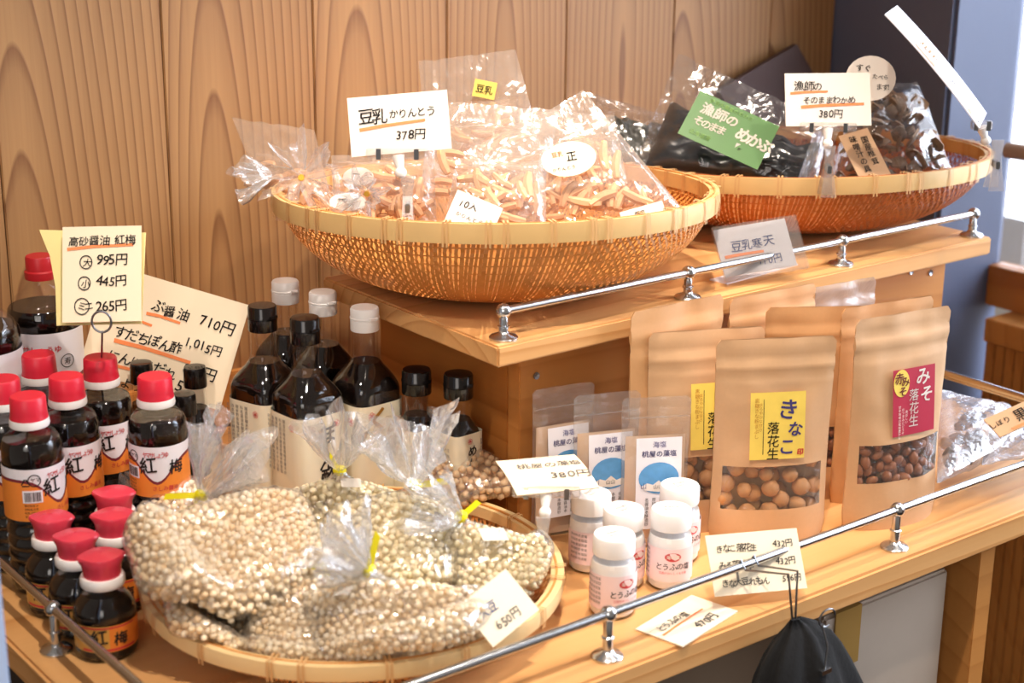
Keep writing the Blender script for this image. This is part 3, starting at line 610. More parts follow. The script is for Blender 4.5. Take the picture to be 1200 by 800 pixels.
# ------------------------------------------------------------------ bamboo baskets
def basket(name, label, c, R, zb, H, rb, tilt, weave, hoop, nst, nr, nbind, bandh, rimr=.004, group=None, tube_rim=False):
    o = thing(name, label, 'basket', (c[0], c[1], zb), 0, group)
    hd = Vector((hv.x, hv.y)); sd = Vector((rv.x, rv.y))
    def P(a, t, dr=0):
        th = t*PI/2*.96; q = math.sin(th)/math.sin(PI/2*.96)
        r = rb+(R-rb)*q**1.0+dr; z = H*(1-math.cos(th))/(1-math.cos(PI/2*.96)); x, y = r*math.cos(a), r*math.sin(a)
        k = (z/H); z += .002+k*(tilt[0]*(x*hd.x+y*hd.y)+tilt[1]*(x*sd.x+y*sd.y)); return (x, y, z)
    st = MB(); w = .0016
    for i in range(nst):
        a = 2*PI*i/nst; n0 = len(st.v); js = 0
        for j in range(nr*2+1):
            t = j/(nr*2); wob = .0011*math.cos(PI*(j+i))*1.0 if True else 0
            aa = a+.10*t+noise.noise((i*.37, t*3, 0))*.010
            rr_ = max(rb, .02)+(R-rb)*t; da = w*(.75+.5*((i*7) % 5)/5)/rr_
            st.v += [P(aa-da, t, wob), P(aa+da, t, wob)]
        for j in range(nr*2): k = n0+2*j; st.f.append((k, k+1, k+3, k+2))
    s_ = st.build('woven_stakes', M[weave], o); s_['kind'] = 'stuff'
    rg = MB(); n = 260
    for j in range(nr):
        t = (j+.5)/nr; n0 = len(rg.v)
        for i in range(n):
            a = 2*PI*i/n; d = .0008*math.cos(a*nst/2+PI*j); p0 = P(a, max(t-.0045*(1+.0*j), 0), d); p1 = P(a, min(t+.0045, 1), d)
            rg.v += [p0, p1]
        for i in range(n): k = n0+2*i; m = n0+2*((i+1) % n); rg.f.append((k, m, m+1, k+1))
    s_ = rg.build('woven_weavers', M[weave], o); s_['kind'] = 'stuff'
    # closed base mat
    bm_ = MB(); bm_.lathe([(.0005, .001), (rb*.5, .001), (rb*1.02, .0018), (rb*1.02, .003), (rb*.5, .0025), (.0005, .0025)], 48, cap=False); bm_.build('base_mat', M[weave], o)
    def band(r0, r1, z0, z1, rnd):
        b = MB(); n = 120; prof = [(r0, z0), (r1, z0), (r1+rnd, (z0+z1)/2), (r1, z1), (r0, z1)]
        for i in range(n):
            a = 2*PI*i/n
            for r, z in prof:
                x, y = r*math.cos(a), r*math.sin(a); b.v.append((x, y, .002+H+z+tilt[0]*(x*hd.x+y*hd.y)+tilt[1]*(x*sd.x+y*sd.y)))
        K = len(prof)
        for i in range(n):
            for k in range(K): b.f.append((i*K+k, ((i+1) % n)*K+k, ((i+1) % n)*K+(k+1) % K, i*K+(k+1) % K))
        return b
    band(R+.0005, R+.0005+rimr, -bandh, 0, .0008).build('outer_hoop', M[hoop], o)
    band(R-.0055, R-.0015, -bandh*.9, -.001, -.0).build('inner_hoop', M[hoop], o)
    band(R-.0014, R+.0004, -.004, .0005, 0).build('rim_filler', M[weave], o)
    # bindings: one shared strap mesh
    pr = MB()
    for dx in (-.0028, .0009):
        pr.add([(R-.0068, dx, -bandh-.002), (R-.0068, dx, .0016), (R+rimr+.0022, dx, .0016), (R+rimr+.0028, dx, -bandh/2), (R+rimr+.0018, dx, -bandh-.003)]
             + [(R-.0068, dx+.0019, -bandh-.002), (R-.0068, dx+.0019, .0016), (R+rimr+.0022, dx+.0019, .0016), (R+rimr+.0028, dx+.0019, -bandh/2), (R+rimr+.0018, dx+.0019, -bandh-.003)],
             [(i, i+1, i+6, i+5) for i in range(4)])
    b0 = pr.build('rim_binding', M['rattan'], o)
    for i in range(nbind):
        b = b0 if i == 0 else b0.copy()
        if i: link(b); b.parent = o
        a = 2*PI*(i+.3*math.sin(i*2.1))/nbind; d = Vector((math.cos(a), math.sin(a)))
        sl = tilt[0]*(d.x*hd.x+d.y*hd.y)+tilt[1]*(d.x*sd.x+d.y*sd.y)
        b.matrix_local = Matrix.Translation((0, 0, .002+H)) @ Matrix.Rotation(a, 4, 'Z') @ Matrix.Rotation(-math.atan(sl), 4, 'Y')
    return o
basket('bamboo_basket', 'big round bamboo basket at the front left of the raised shelf, full of snack bags', (.998, 1.308), .222, .211, .092, .085, (-.059, .009), 'bamboo', 'hoop', 290, 17, 44, .0185, group='round bamboo baskets on the raised shelf')
basket('bamboo_basket', 'darker reddish bamboo basket at the right end of the raised shelf holding seaweed', (1.468, 1.345), .236, .211, .074, .10, (-.056, .026), 'bamboored', 'hoop', 290, 15, 44, .0185, group='round bamboo baskets on the raised shelf')
basket('bamboo_tray', 'shallow round bamboo tray on the table heaped with bags of soybeans', (.698, 1.115), .177, .0005, .036, .135, (0, 0), 'bamboo', 'hoop2', 200, 6, 22, .013, rimr=.0055)

# ------------------------------------------------------------------ bean bags
def spow(x, p): return math.copysign(abs(x)**p, x)
_c = bmesh.new(); bmesh.ops.create_icosphere(_c, subdivisions=2, radius=1); _c.verts.ensure_lookup_table()
ICO2 = (np.array([v.co[:] for v in _c.verts]), np.array([[v.index for v in f.verts] for f in _c.faces])); _c.free()
_c = bmesh.new(); bmesh.ops.create_icosphere(_c, subdivisions=1, radius=1); _c.verts.ensure_lookup_table()
ICO1 = (np.array([v.co[:] for v in _c.verts]), np.array([[v.index for v in f.verts] for f in _c.faces])); _c.free()
def scatter(name, pts, r, m, parent, ico=ICO1, var=.12):
    P = np.array([tuple(p) for p in pts]); n = len(P); V, Fc = ico; k = len(V)
    s = r*(1+NR.uniform(-var, var, (n, 1, 1)))*NR.uniform(.92, 1.06, (n, 1, 3))
    A = P[:, None, :]+V[None]*s; Q = Fc[None]+(np.arange(n)*k)[:, None, None]
    o = npmesh(name, A.reshape(-1, 3), Q.reshape(-1, Fc.shape[1]), m, parent); o['kind'] = 'stuff'; return o
def thin(pts, d):
    g = {}; out = []
    for p in pts:
        k = (int(p[0]//d), int(p[1]//d), int(p[2]//d)); ok = True
        for a in (-1, 0, 1):
            for b in (-1, 0, 1):
                for c in (-1, 0, 1):
                    for q in g.get((k[0]+a, k[1]+b, k[2]+c), ()):
                        if (q[0]-p[0])**2+(q[1]-p[1])**2+(q[2]-p[2])**2 < d*d: ok = False; break
                    if not ok: break
                if not ok: break
            if not ok: break
        if ok: g.setdefault(k, []).append(p); out.append(p)
    return out
def ruffle(parent, neck, d, L, spread, seed=1, m='ruffle', nm='gathered_top', flat_=1):
    """gathered film above a tie: a pleated fan flaring from the neck"""
    rg = random.Random(seed); d = Vector(d).normalized(); a = d.cross(Vector((0, 0, 1)) if abs(d.z) < .9 else Vector((1, 0, 0))).normalized(); b = a.cross(d)
    mb = MB(); n = 72; K = 9; ph = [rg.uniform(0, 6.28) for _ in range(4)]
    for k in range(K):
        q = k/(K-1)
        for i in range(n):
            w = 2*PI*i/n; pl = .42*math.sin(9*w+ph[0])+.25*math.sin(14*w+ph[1]+q*2)+.22*math.sin(5*w+ph[2]+q)
            rad = .0035+spread*(q**.8)*(1+pl*(.5+.5*q)); hgt = L*q*(1+.28*math.sin(3*w+ph[3])+.12*math.sin(11*w))
            p = Vector(neck)+a*math.cos(w)*rad+b*math.sin(w)*rad*flat_+d*hgt
            p += Vector((noise.noise(p*55), noise.noise(p*55+Vector((9, 0, 0))), noise.noise(p*55+Vector((0, 9, 0)))))*.005*q
            mb.v.append(p)
    for k in range(K-1):
        for i in range(n): j = (i+1) % n; mb.f.append((k*n+i, k*n+j, (k+1)*n+j, (k+1)*n+i))
    return mb.build(nm, M[m], parent, ang=180)
def tape_tie(parent, neck, d, r=.0055, m='tie', tail=(.02, 0, .008), wd=.006):
    d = Vector(d).normalized(); a = d.orthogonal().normalized(); T = Matrix.Translation(neck) @ d.to_track_quat('Z', 'Y').to_matrix().to_4x4()
    mb = MB().lathe([(r, -wd/2), (r*1.15, 0), (r, wd/2)], 16, T)
    t = Vector(tail); p = Vector(neck)+t.normalized()*r*.5; u = d*wd/2; mb.add([p-u, p+t-u, p+t*1.05+u, p+u], [(0, 1, 2, 3)])
    q = t.cross(d).normalized()*.0012; mb.add([p-u+q, p+t-u+q, p+t*.95+u+q, p+u+q], [(0, 1, 2, 3)])
    return mb.build('tie_tape', M[m], parent, smooth=False)
def bean_bag(label, Lp, Rp, Bp, Np, T, rd, rl, rs, beans='bean', seed=1, br=.0034, tail=(.02, 0, .005), sticker=None, floor=.012, tied=True):
    Lp, Rp, Bp, Np = map(Vector, (Lp, Rp, Bp, Np)); c = (Lp+Rp)/2
    o = thing('soybean_bag', label, 'bag', (c.x, c.y, floor), 0, 'clear bags of dried soybeans in the round tray'); off = Vector((c.x, c.y, floor))
    u = (Rp-Lp); W_ = u.length/2; u.normalize(); vv = (Np-Bp); Lg = vv.length; v = vv.normalized(); n = u.cross(v).normalized()
    if n.z < 0: n = -n
    so = seed*7.3
    def prof(s):
        if s < .34: a = (1-(1-s/.34)**2.6)**(1/2.6)
        elif s < .58: a = 1
        else: q = (s-.58)/.42; a = .055+.945*(math.cos(q*PI)*.5+.5)**.95
        return max(a, .03)
    def S(s, ph, inset=0):
        a = prof(s); cc = Bp+v*Lg*s+(c-(Bp+v*Lg*.45))*math.sin(PI*min(1, s*1.05))*.9
        w = max(W_*a-inset, .001); t = max(T*a**.8-inset, .001)
        p = cc+u*spow(math.cos(ph), .72)*w+n*spow(math.sin(ph), .85)*t
        k = noise.noise((p.x*22+so, p.y*22, p.z*22))*.004*min(1, a*1.3); p += n*k
        rd_ = math.hypot(p.x-.698, p.y-1.115)
        lo = floor+inset*.3 if math.sin(ph) < 0 else floor+.014-inset
        if p.z < lo: p.z = lo+(p.z-lo)*.04
        if rd_ > .148: p.z += min(.030, (rd_-.148)*1.05)
        return p
    rg = random.Random(seed); pts = []
    for lay, ins in ((0, br+.0012), (1, br*2.6)):
        cand = []
        for _ in range(12000 if lay == 0 else 3500):
            ph = rg.uniform(-.95, PI+.95); s = rg.uniform(.0, .86)**1.15
            if s > .6 and rg.random() > prof(s)*1.1: continue
            if prof(s) < .22: continue
            p = S(s, ph, ins); cand.append((p.x-off.x, p.y-off.y, p.z-off.z))
        pts += thin(cand, br*1.74)
    scatter('soybeans', pts, br, M[beans], o)
    core = MB()
    for k in range(21):
        for i in range(28): core.v.append(S(.04+.78*k/20, 2*PI*i/28, br*3.1)-off)
    for k in range(20):
        for i in range(28): j = (i+1) % 28; core.f.append((k*28+i, k*28+j, (k+1)*28+j, (k+1)*28+i))
    core.f += [tuple(range(28))[::-1], tuple(20*28+i for i in range(28))]
    co = core.build('packed_beans', M[beans], o, ang=180); co['kind'] = 'stuff'
    mb = MB(); K = 44; m = 72
    for k in range(K+1):
        s = k/K
        for i in range(m):
            ph = 2*PI*i/m; p = S(s, ph); q = max(0, (s-.45)/.55)
            rdg = 1-abs(noise.noise(Vector((p.x*30+so, p.y*30, p.z*30))))*2.2; p += n*math.sin(ph*11+so)*.0035*q*prof(s)+u*math.sin(ph*13)*.002*q+n*(noise.noise(p*70)*.0018+max(0, rdg)**4*.0035*min(1, prof(s)*1.5))
            mb.v.append(p-off)
    for k in range(K):
        for i in range(m): j = (i+1) % m; mb.f.append((k*m+i, k*m+j, (k+1)*m+j, (k+1)*m+i))
    mb.f.append(tuple(range(m))[::-1]); mb.build('film_bag', M['filmm'], o, ang=180)
    if tied:
        d = Vector(rd) if rd else v
        ruffle(o, Np-off, d, rl, rs, seed); tape_tie(o, Np-off, d, tail=tail)
    if sticker:
        s, ph, w, h = sticker; p = S(s, ph)+n*.0025-off; x = u; y = v
        MB().add([p-x*w-y*h, p+x*w-y*h, p+x*w+y*h, p-x*w+y*h, p-x*w-y*h-n*.0004, p+x*w-y*h-n*.0004, p+x*w+y*h-n*.0004, p-x*w+y*h-n*.0004], [(0,1,2,3),(7,6,5,4),(0,4,5,1),(1,5,6,2),(2,6,7,3),(3,7,4,0)]).build('sticker', M['white'], o, smooth=False)
    return o
UP = (0, 0, 1)
bean_bag('large bag of soybeans lying at the left of the tray beside the small bottles', (0.5049, 1.1502, 0.0580), (0.6779, 1.1441, 0.0740), (0.5641, 1.0649, 0.0500), (0.5945, 1.1931, 0.1040), .036, (.40, -.1, .60), .058, .028, seed=1, tail=(-.024, .014, .0), floor=.042)
bean_bag('bag of soybeans low at the left rim of the tray, under the largest bag', (0.5216, 1.1223, 0.0220), (0.6019, 1.0753, 0.0220), (0.5343, 1.0552, 0.0160), (0.5799, 1.1664, 0.0300), .015, None, .01, .01, seed=2, tied=False)
bean_bag('soybean bag at the back left of the tray, mostly hidden, film and tie showing', (0.5849, 1.2832, 0.0260), (0.6499, 1.2536, 0.0260), (0.5918, 1.2220, 0.0200), (0.6131, 1.3152, 0.0500), .02, (-.45, .35, .6), .034, .024, seed=3, tail=(-.004, -.01, -.018))
bean_bag('bag of brownish soybeans at the back of the tray before the small square bottles', (0.8397, 1.2338, 0.0260), (0.9238, 1.1731, 0.0200), (0.8650, 1.1641, 0.0060), (0.8518, 1.2451, 0.0500), .026, UP, .05, .024, beans='beanb', seed=4, br=.0043)
bean_bag('bag of soybeans at the back with its gathered top standing tall against the dark bottles', (0.6926, 1.2215, 0.0550), (0.7812, 1.1508, 0.0550), (0.7071, 1.1335, 0.0350), (0.7201, 1.1712, 0.1040), .034, (.0, .0, 1), .042, .026, beans='beang', seed=5, br=.0037, tail=(-.008, 0, .014), sticker=(.80, 1.35, .009, .004))
bean_bag('bag of greenish soybeans in the middle, yellow tie in front of the brown beans', (0.6809, 1.1470, 0.0560), (0.7732, 1.0604, 0.0560), (0.6913, 1.0477, 0.0320), (0.7607, 1.1108, 0.1000), .034, (-.12, .05, 1), .052, .030, beans='beang', seed=6, br=.0037, tail=(.022, -.012, .002))
bean_bag('bag of soybeans at the right of the tray behind the tilted price card', (0.7580, 1.0647, 0.0440), (0.8345, 1.0142, 0.0440), (0.7701, 0.9926, 0.0250), (0.7679, 1.0531, 0.0880), .030, (-.55, .1, .35), .040, .022, beans='beang', seed=7, tail=(.016, 0, .008), sticker=(.66, 1.5, .011, .006))
bean_bag('bag of soybeans at the front of the tray, left of centre, short yellow tie', (0.5721, 1.0838, 0.0300), (0.6559, 1.0272, 0.0360), (0.5743, 1.0087, 0.0120), (0.6407, 1.0657, 0.0700), .024, (.5, -.3, .5), .030, .020, seed=8, br=.0033, tail=(-.010, 0, .004))
bean_bag('wide bag of soybeans at the very front of the tray, yellow tie pointing up', (0.6144, 1.0520, 0.0400), (0.7381, 0.9672, 0.0400), (0.6370, 0.9550, 0.0120), (0.6435, 1.0064, 0.0900), .042, (-.4, .4, .5), .036, .024, seed=9, br=.0033, tail=(.008, 0, .026))

# ------------------------------------------------------------------ flat cellophane bags
def cello(name, label, BL, BR, TR, TL, T, fill, content, seed=1, m='film', group=None, cat='bag', nstick=22, wr=.004, flat_top=True):
    if name == 'snack_bag': m = 'snackfilm'
    if name in ('kelp_bag', 'seaweed_bag', 'mushroom_bag'): m = 'darkfilm'
    BL, BR, TR, TL = map(Vector, (BL, BR, TR, TL)); c = (BL+BR)/2; n = (BR-BL).cross(TL-BL).normalized()
    o = thing(name, label, cat, c, 0, group); so = seed*5.1
    def Q(a, b): return BL*(1-a)*(1-b)+BR*a*(1-b)+TR*a*b+TL*(1-a)*b
    def th(a, b):
        e = max(0, (1-abs(2*a-1)**3)); bb = min(1, b/max(fill, .01)*.9); q = max(0, 1-abs(2*bb-1)**2.6)**.6
        t2 = .12*(1-b)
        return T*(e**.7)*max(q if b < fill*1.1 else 0, t2)
    mb = MB(); N_ = 26
    for sgn in (1, -1):
        n0 = len(mb.v)
        for j in range(N_+1):
            for i in range(N_+1):
                a, b = i/N_, j/N_; p = Q(a, b); ed = min(1, 8*min(a, 1-a, b+.05, 1-b)); 
                k = noise.noise((a*5+so, b*5, sgn))*wr+noise.noise((a*13+so, b*9, sgn*2))*wr*.5
                p = p+n*(sgn*th(a, b)+k*(ed*.8+.2)); p += (TL-BL).normalized()*noise.noise((a*9, so, 1))*.003*b
                mb.v.append(p-c)
        for j in range(N_):
            for i in range(N_): k = n0+j*(N_+1)+i; mb.f.append((k, k+1, k+N_+2, k+N_+1))
    mb.build('film_bag', M[m], o, ang=180)
    rg = random.Random(seed*3+1)
    if content == 'sticks':
        base = None; u = (BR-BL).normalized(); v = n.cross(u)
        for k in range(nstick):
            a, b = rg.uniform(.14, .86), rg.uniform(.08, fill*.8); p = Q(a, b)+n*th(a, b)*rg.uniform(-.35, .75)
            if base is None:
                L = .014; base = MB().tube([(-L, 0, 0), (-L*.5, .0012, 0), (0, .0018, 0), (L*.5, .001, 0), (L, -.0005, 0)], [.0030, .0042, .0044, .0042, .0028], 7).build('snack_stick', M['stick'], o); s = base
            else: s = base.copy(); link(s); s.parent = o
            s.matrix_local = Matrix.Translation(p-c) @ Matrix((u, v, n)).transposed().to_4x4() @ Matrix.Rotation(rg.uniform(0, PI), 4, 'Z') @ Matrix.Rotation(rg.uniform(-.35, .35), 4, 'Y') @ Matrix.Scale(rg.uniform(.8, 1.2), 4)
    elif content == 'mush':
        base = None
        for k in range(95):
            a, b = rg.uniform(.10, .90), rg.uniform(.04, fill*.95); p = Q(a, b)+n*th(a, b)*rg.uniform(-.2, .8)
            if base is None:
                me = MB().lathe([(.0005, .004), (.006, .0035), (.011, .0005), (.0115, -.002), (.008, -.0012), (.003, -.001), (.0025, -.006), (.0005, -.007)], 14, cap=False)
                me.v = [Vector(q)*(1+.25*noise.noise(Vector(q)*150)) for q in me.v]; base = me.build('dried_mushroom', M['mush'], o); s = base
            else: s = base.copy(); link(s); s.parent = o
            s.matrix_local = Matrix.Translation(p-c) @ Matrix.Rotation(rg.uniform(0, 6), 4, 'Z') @ Matrix.Rotation(rg.uniform(0, 2.5), 4, 'X') @ Matrix.Scale(rg.uniform(.6, 1.0), 4)
    elif content in ('kelp', 'olive'):
        mb = MB(); N2 = 30
        for sgn in (1, -1):
            n0 = len(mb.v)
            for j in range(N2+1):
                for i in range(N2+1):
                    a, b = .06+.88*i/N2, .03+fill*.92*j/N2; k = noise.noise((a*7+so, b*9, 0))*.010+noise.noise((a*19+so, b*21, 3))*.004
                    e = min(1, 6*min(i/N2, 1-i/N2, j/N2, 1-j/N2)); mb.v.append(Q(a, b)+n*(sgn*T*.62*e**.5+k*e)+(TL-BL).normalized()*noise.noise((a*8, so, 5))*.012*(j/N2)-c)
            for j in range(N2):
                for i in range(N2): k = n0+j*(N2+1)+i; mb.f.append((k, k+1, k+N2+2, k+N2+1))
        mb.build('dried_kelp' if content == 'kelp' else 'dried_seaweed', M[content], o, ang=180)
    o['_q'] = 0; del o['_q']
    return o, Q, n, c
def sticker(o, c, n, P0, TL, TR, BL, m, texts, ink='ink', shape=None, nm='sticker'):
    """flat printed sticker given by 3 corners in world space; child of a bag whose origin is c"""
    T, w, h = frame(TL, TR, BL); T = Matrix.Translation(-Vector(c)) @ T; mb = MB()
    if shape: mb.add([(a*w, 0, b*h) for a, b in shape]+[(a*w, .0004, b*h) for a, b in shape], [tuple(range(len(shape))), tuple(range(len(shape), 2*len(shape)))[::-1]])
    else: mb.box((0, 0, 0), (w, .0004, h))
    s = mb.build(nm, M[m], o, smooth=False); s.matrix_local = T; by = {}
    for t in texts:
        s_, u, z, size, ik = t[:5]; opt = t[5] if len(t) > 5 else {}
        V, Fc, _ = letters(s_, size*h, opt.get('j', .5), opt.get('w', .02), opt.get('v', False), opt.get('ls', 1)); flat(by.setdefault(ik, MB()), V, Fc, u*w, z*h, y=-.0006)
    for k, q in by.items(): q.build('lettering', M[k], s, smooth=False)
    return s
disc = [(.5+.5*math.cos(2*PI*k/24), .5+.5*math.sin(2*PI*k/24)) for k in range(24)]
GK = 'clear bags of fried snack sticks in the front basket'
o, Q, n, c = cello('snack_bag', 'clear bag with pointed film top standing at the back of the snack basket', (0.9854, 1.4050, 0.3020), (1.0718, 1.3181, 0.3199), (1.1166, 1.4296, 0.4222), (1.0301, 1.4918, 0.4088), .016, .5, 'sticks', 11, group=GK, nstick=10)
sticker(o, c, n, None, (1.0547, 1.4213, 0.3965), (1.0727, 1.4056, 0.3923), (1.0493, 1.4186, 0.3789), 'tagy', [('豆乳', .1, .3, .5, 'ink')])
o, Q, n, c = cello('snack_bag', 'clear snack bag in the middle of the basket, right behind the tilted price tag', (0.8867, 1.2893, 0.2846), (0.9813, 1.2158, 0.2857), (1.0667, 1.2923, 0.3794), (0.9647, 1.3747, 0.3866), .026, .72, 'sticks', 12, group=GK, nstick=26)
o, Q, n, c = cello('snack_bag', 'largest clear snack bag with its corner pointing up, at the right of the basket', (0.9374, 1.2160, 0.2833), (1.0971, 1.1291, 0.2950), (1.0771, 1.2662, 0.4010), (0.9562, 1.2997, 0.3478), .026, .62, 'sticks', 13, group=GK, nstick=40)
sticker(o, c, n, None, (0.9850, 1.2222, 0.3599), (1.0310, 1.1965, 0.3690), (0.9783, 1.2026, 0.3306), 'cream', [('正', .45, .45, .30, 'ink'), ('豆乳', .2, .62, .16, 'goldink'), ('かりんとう', .15, .2, .13, 'grey_ink')], shape=disc)
sticker(o, c, n, None, (1.0063, 1.1320, 0.3081), (1.0468, 1.1173, 0.3171), (1.0097, 1.1258, 0.2990), 'white', [('豆乳', .3, .2, .55, 'ink')])
o, Q, n, c = cello('snack_bag', 'small clear bag of orange brown sticks left of the clip, gold twist at its neck', (0.8225, 1.3360, 0.2930), (0.8940, 1.2650, 0.2882), (0.9279, 1.3185, 0.3394), (0.8482, 1.3816, 0.3417), .020, .8, 'sticks', 14, group=GK, nstick=34)
N0 = Vector((0.8387, 1.3026, 0.3179))-c; ruffle(o, N0, (-.5, -.45, .1), .030, .016, 21); tape_tie(o, N0, (-.5, -.45, .1), .0026, 'goldtie', (.004, 0, .003), .003)
sticker(o, c, n, None, (0.8293, 1.3294, 0.3403), (0.8526, 1.3113, 0.3406), (0.8261, 1.3251, 0.3231), 'white', [('一', .3, .5, .4, 'ink')], shape=disc)
sticker(o, c, n, None, (0.8100, 1.3255, 0.3191), (0.8374, 1.3036, 0.3179), (0.8018, 1.3130, 0.3050), 'white', [('原材料', .2, .5, .2, 'grey_ink')], shape=disc)
o, Q, n, c = cello('snack_bag', 'clear bag with a film rosette and gold twist at the left end of the basket', (0.8120, 1.4572, 0.2933), (0.8411, 1.3661, 0.2884), (0.8753, 1.4581, 0.3537), (0.8295, 1.5487, 0.3580), .016, .5, 'sticks', 15, group=GK, nstick=8)
N0 = Vector((0.8209, 1.3945, 0.3204))-c; ruffle(o, N0, (-.35, -.55, .2), .018, .030, 22); tape_tie(o, N0, (-.35, -.55, .2), .003, 'goldtie', (.005, 0, .003), .003)
ruffle(o, Vector((0.8126, 1.4393, 0.3166))-c, (-.7, .2, -.1), .03, .014, 23)
o, Q, n, c = cello('snack_bag', 'clear snack bag slumped at the front rim between the price tag and the largest bag', (0.8757, 1.2280, 0.2928), (0.9512, 1.1682, 0.2906), (0.9970, 1.2261, 0.3430), (0.9287, 1.2806, 0.3461), .02, .8, 'sticks', 16, group=GK, nstick=24)
o, Q, n, c = cello('snack_bag', 'clear snack bag lying deep at the back, between the pointed bag and the seaweed', (1.0415, 1.3083, 0.3025), (1.1218, 1.2460, 0.3034), (1.1633, 1.3159, 0.3610), (1.0955, 1.3703, 0.3646), .016, .6, 'sticks', 17, group=GK, nstick=12)

o, Q, n, c = cello('kelp_bag', 'clear bag of black dried kelp with a bright green printed sticker', (1.2357, 1.3633, 0.2875), (1.3492, 1.1915, 0.2787), (1.4139, 1.2169, 0.3364), (1.3478, 1.4142, 0.4027), .020, .62, 'kelp', 31)
sticker(o, c, n, None, (1.2718, 1.2916, 0.3794), (1.3226, 1.2186, 0.3452), (1.2307, 1.2878, 0.3389), 'tagg', [('漁師の', .10, .60, .26, 'white', dict(w=.05)), ('そのまま', .08, .34, .20, 'white', dict(w=.04, ls=.8)), ('めかぶ', .58, .40, .30, 'white', dict(w=.06, ls=.8)), ('北海道産', .1, .12, .11, 'lime'), ('伊豆大島産のめかぶ', .15, .86, .10, 'lime')])
sticker(o, c, n, None, (1.2759, 1.2426, 0.3306), (1.2943, 1.2214, 0.3198), (1.2652, 1.2401, 0.3163), 'felt', [('原材料名', .1, .6, .2, 'ink'), ('内容量', .1, .2, .2, 'ink')])
o, Q, n, c = cello('seaweed_bag', 'clear bag of olive brown seaweed tucked between the two baskets', (1.2254, 1.3952, 0.2805), (1.2919, 1.3406, 0.2739), (1.3248, 1.4049, 0.3336), (1.2551, 1.4692, 0.3586), .014, .8, 'olive', 32)
o, Q, n, c = cello('mushroom_bag', 'clear bag of dried mushrooms with a brown printed paper strip in the reddish basket', (1.3688, 1.1998, 0.2710), (1.5216, 1.1386, 0.2834), (1.5639, 1.2340, 0.3737), (1.5097, 1.2738, 0.3673), .024, .85, 'mush', 33)
sticker(o, c, n, None, (1.3956, 1.1968, 0.3335), (1.4305, 1.1859, 0.3411), (1.3872, 1.1583, 0.2864), 'kraft', [('味噌汁の具', .25, .80, .15, 'ink', dict(v=True)), ('国産椎茸', .60, .74, .15, 'ink', dict(v=True))])
o, Q, n, c = cello('film_bag', 'strip of bluish clear film between the kelp bag and the clip', (1.3255, 1.1989, 0.2841), (1.3346, 1.1787, 0.2846), (1.4041, 1.2245, 0.3363), (1.3909, 1.2340, 0.3344), .006, .9, 'none', 34, m='filmblue')
bb = MB(); tl, tr_, br_, bl = map(Vector, ((1.5779, 1.5750, 0.3200), (1.7271, 1.5750, 0.3714), (1.7941, 1.5750, 0.2944), (1.6421, 1.5750, 0.2450))); yy = Vector((0, .008, 0))
bd = bb.add([bl, br_, tr_, tl, bl+yy, br_+yy, tr_+yy, tl+yy], [(0,1,2,3),(7,6,5,4),(0,4,5,1),(1,5,6,2),(2,6,7,3),(3,7,4,0)]).build('brown_board', M['brownboard'], smooth=False)
tag(bd, 'dark brown board leaning on the wall behind the reddish basket', 'board')

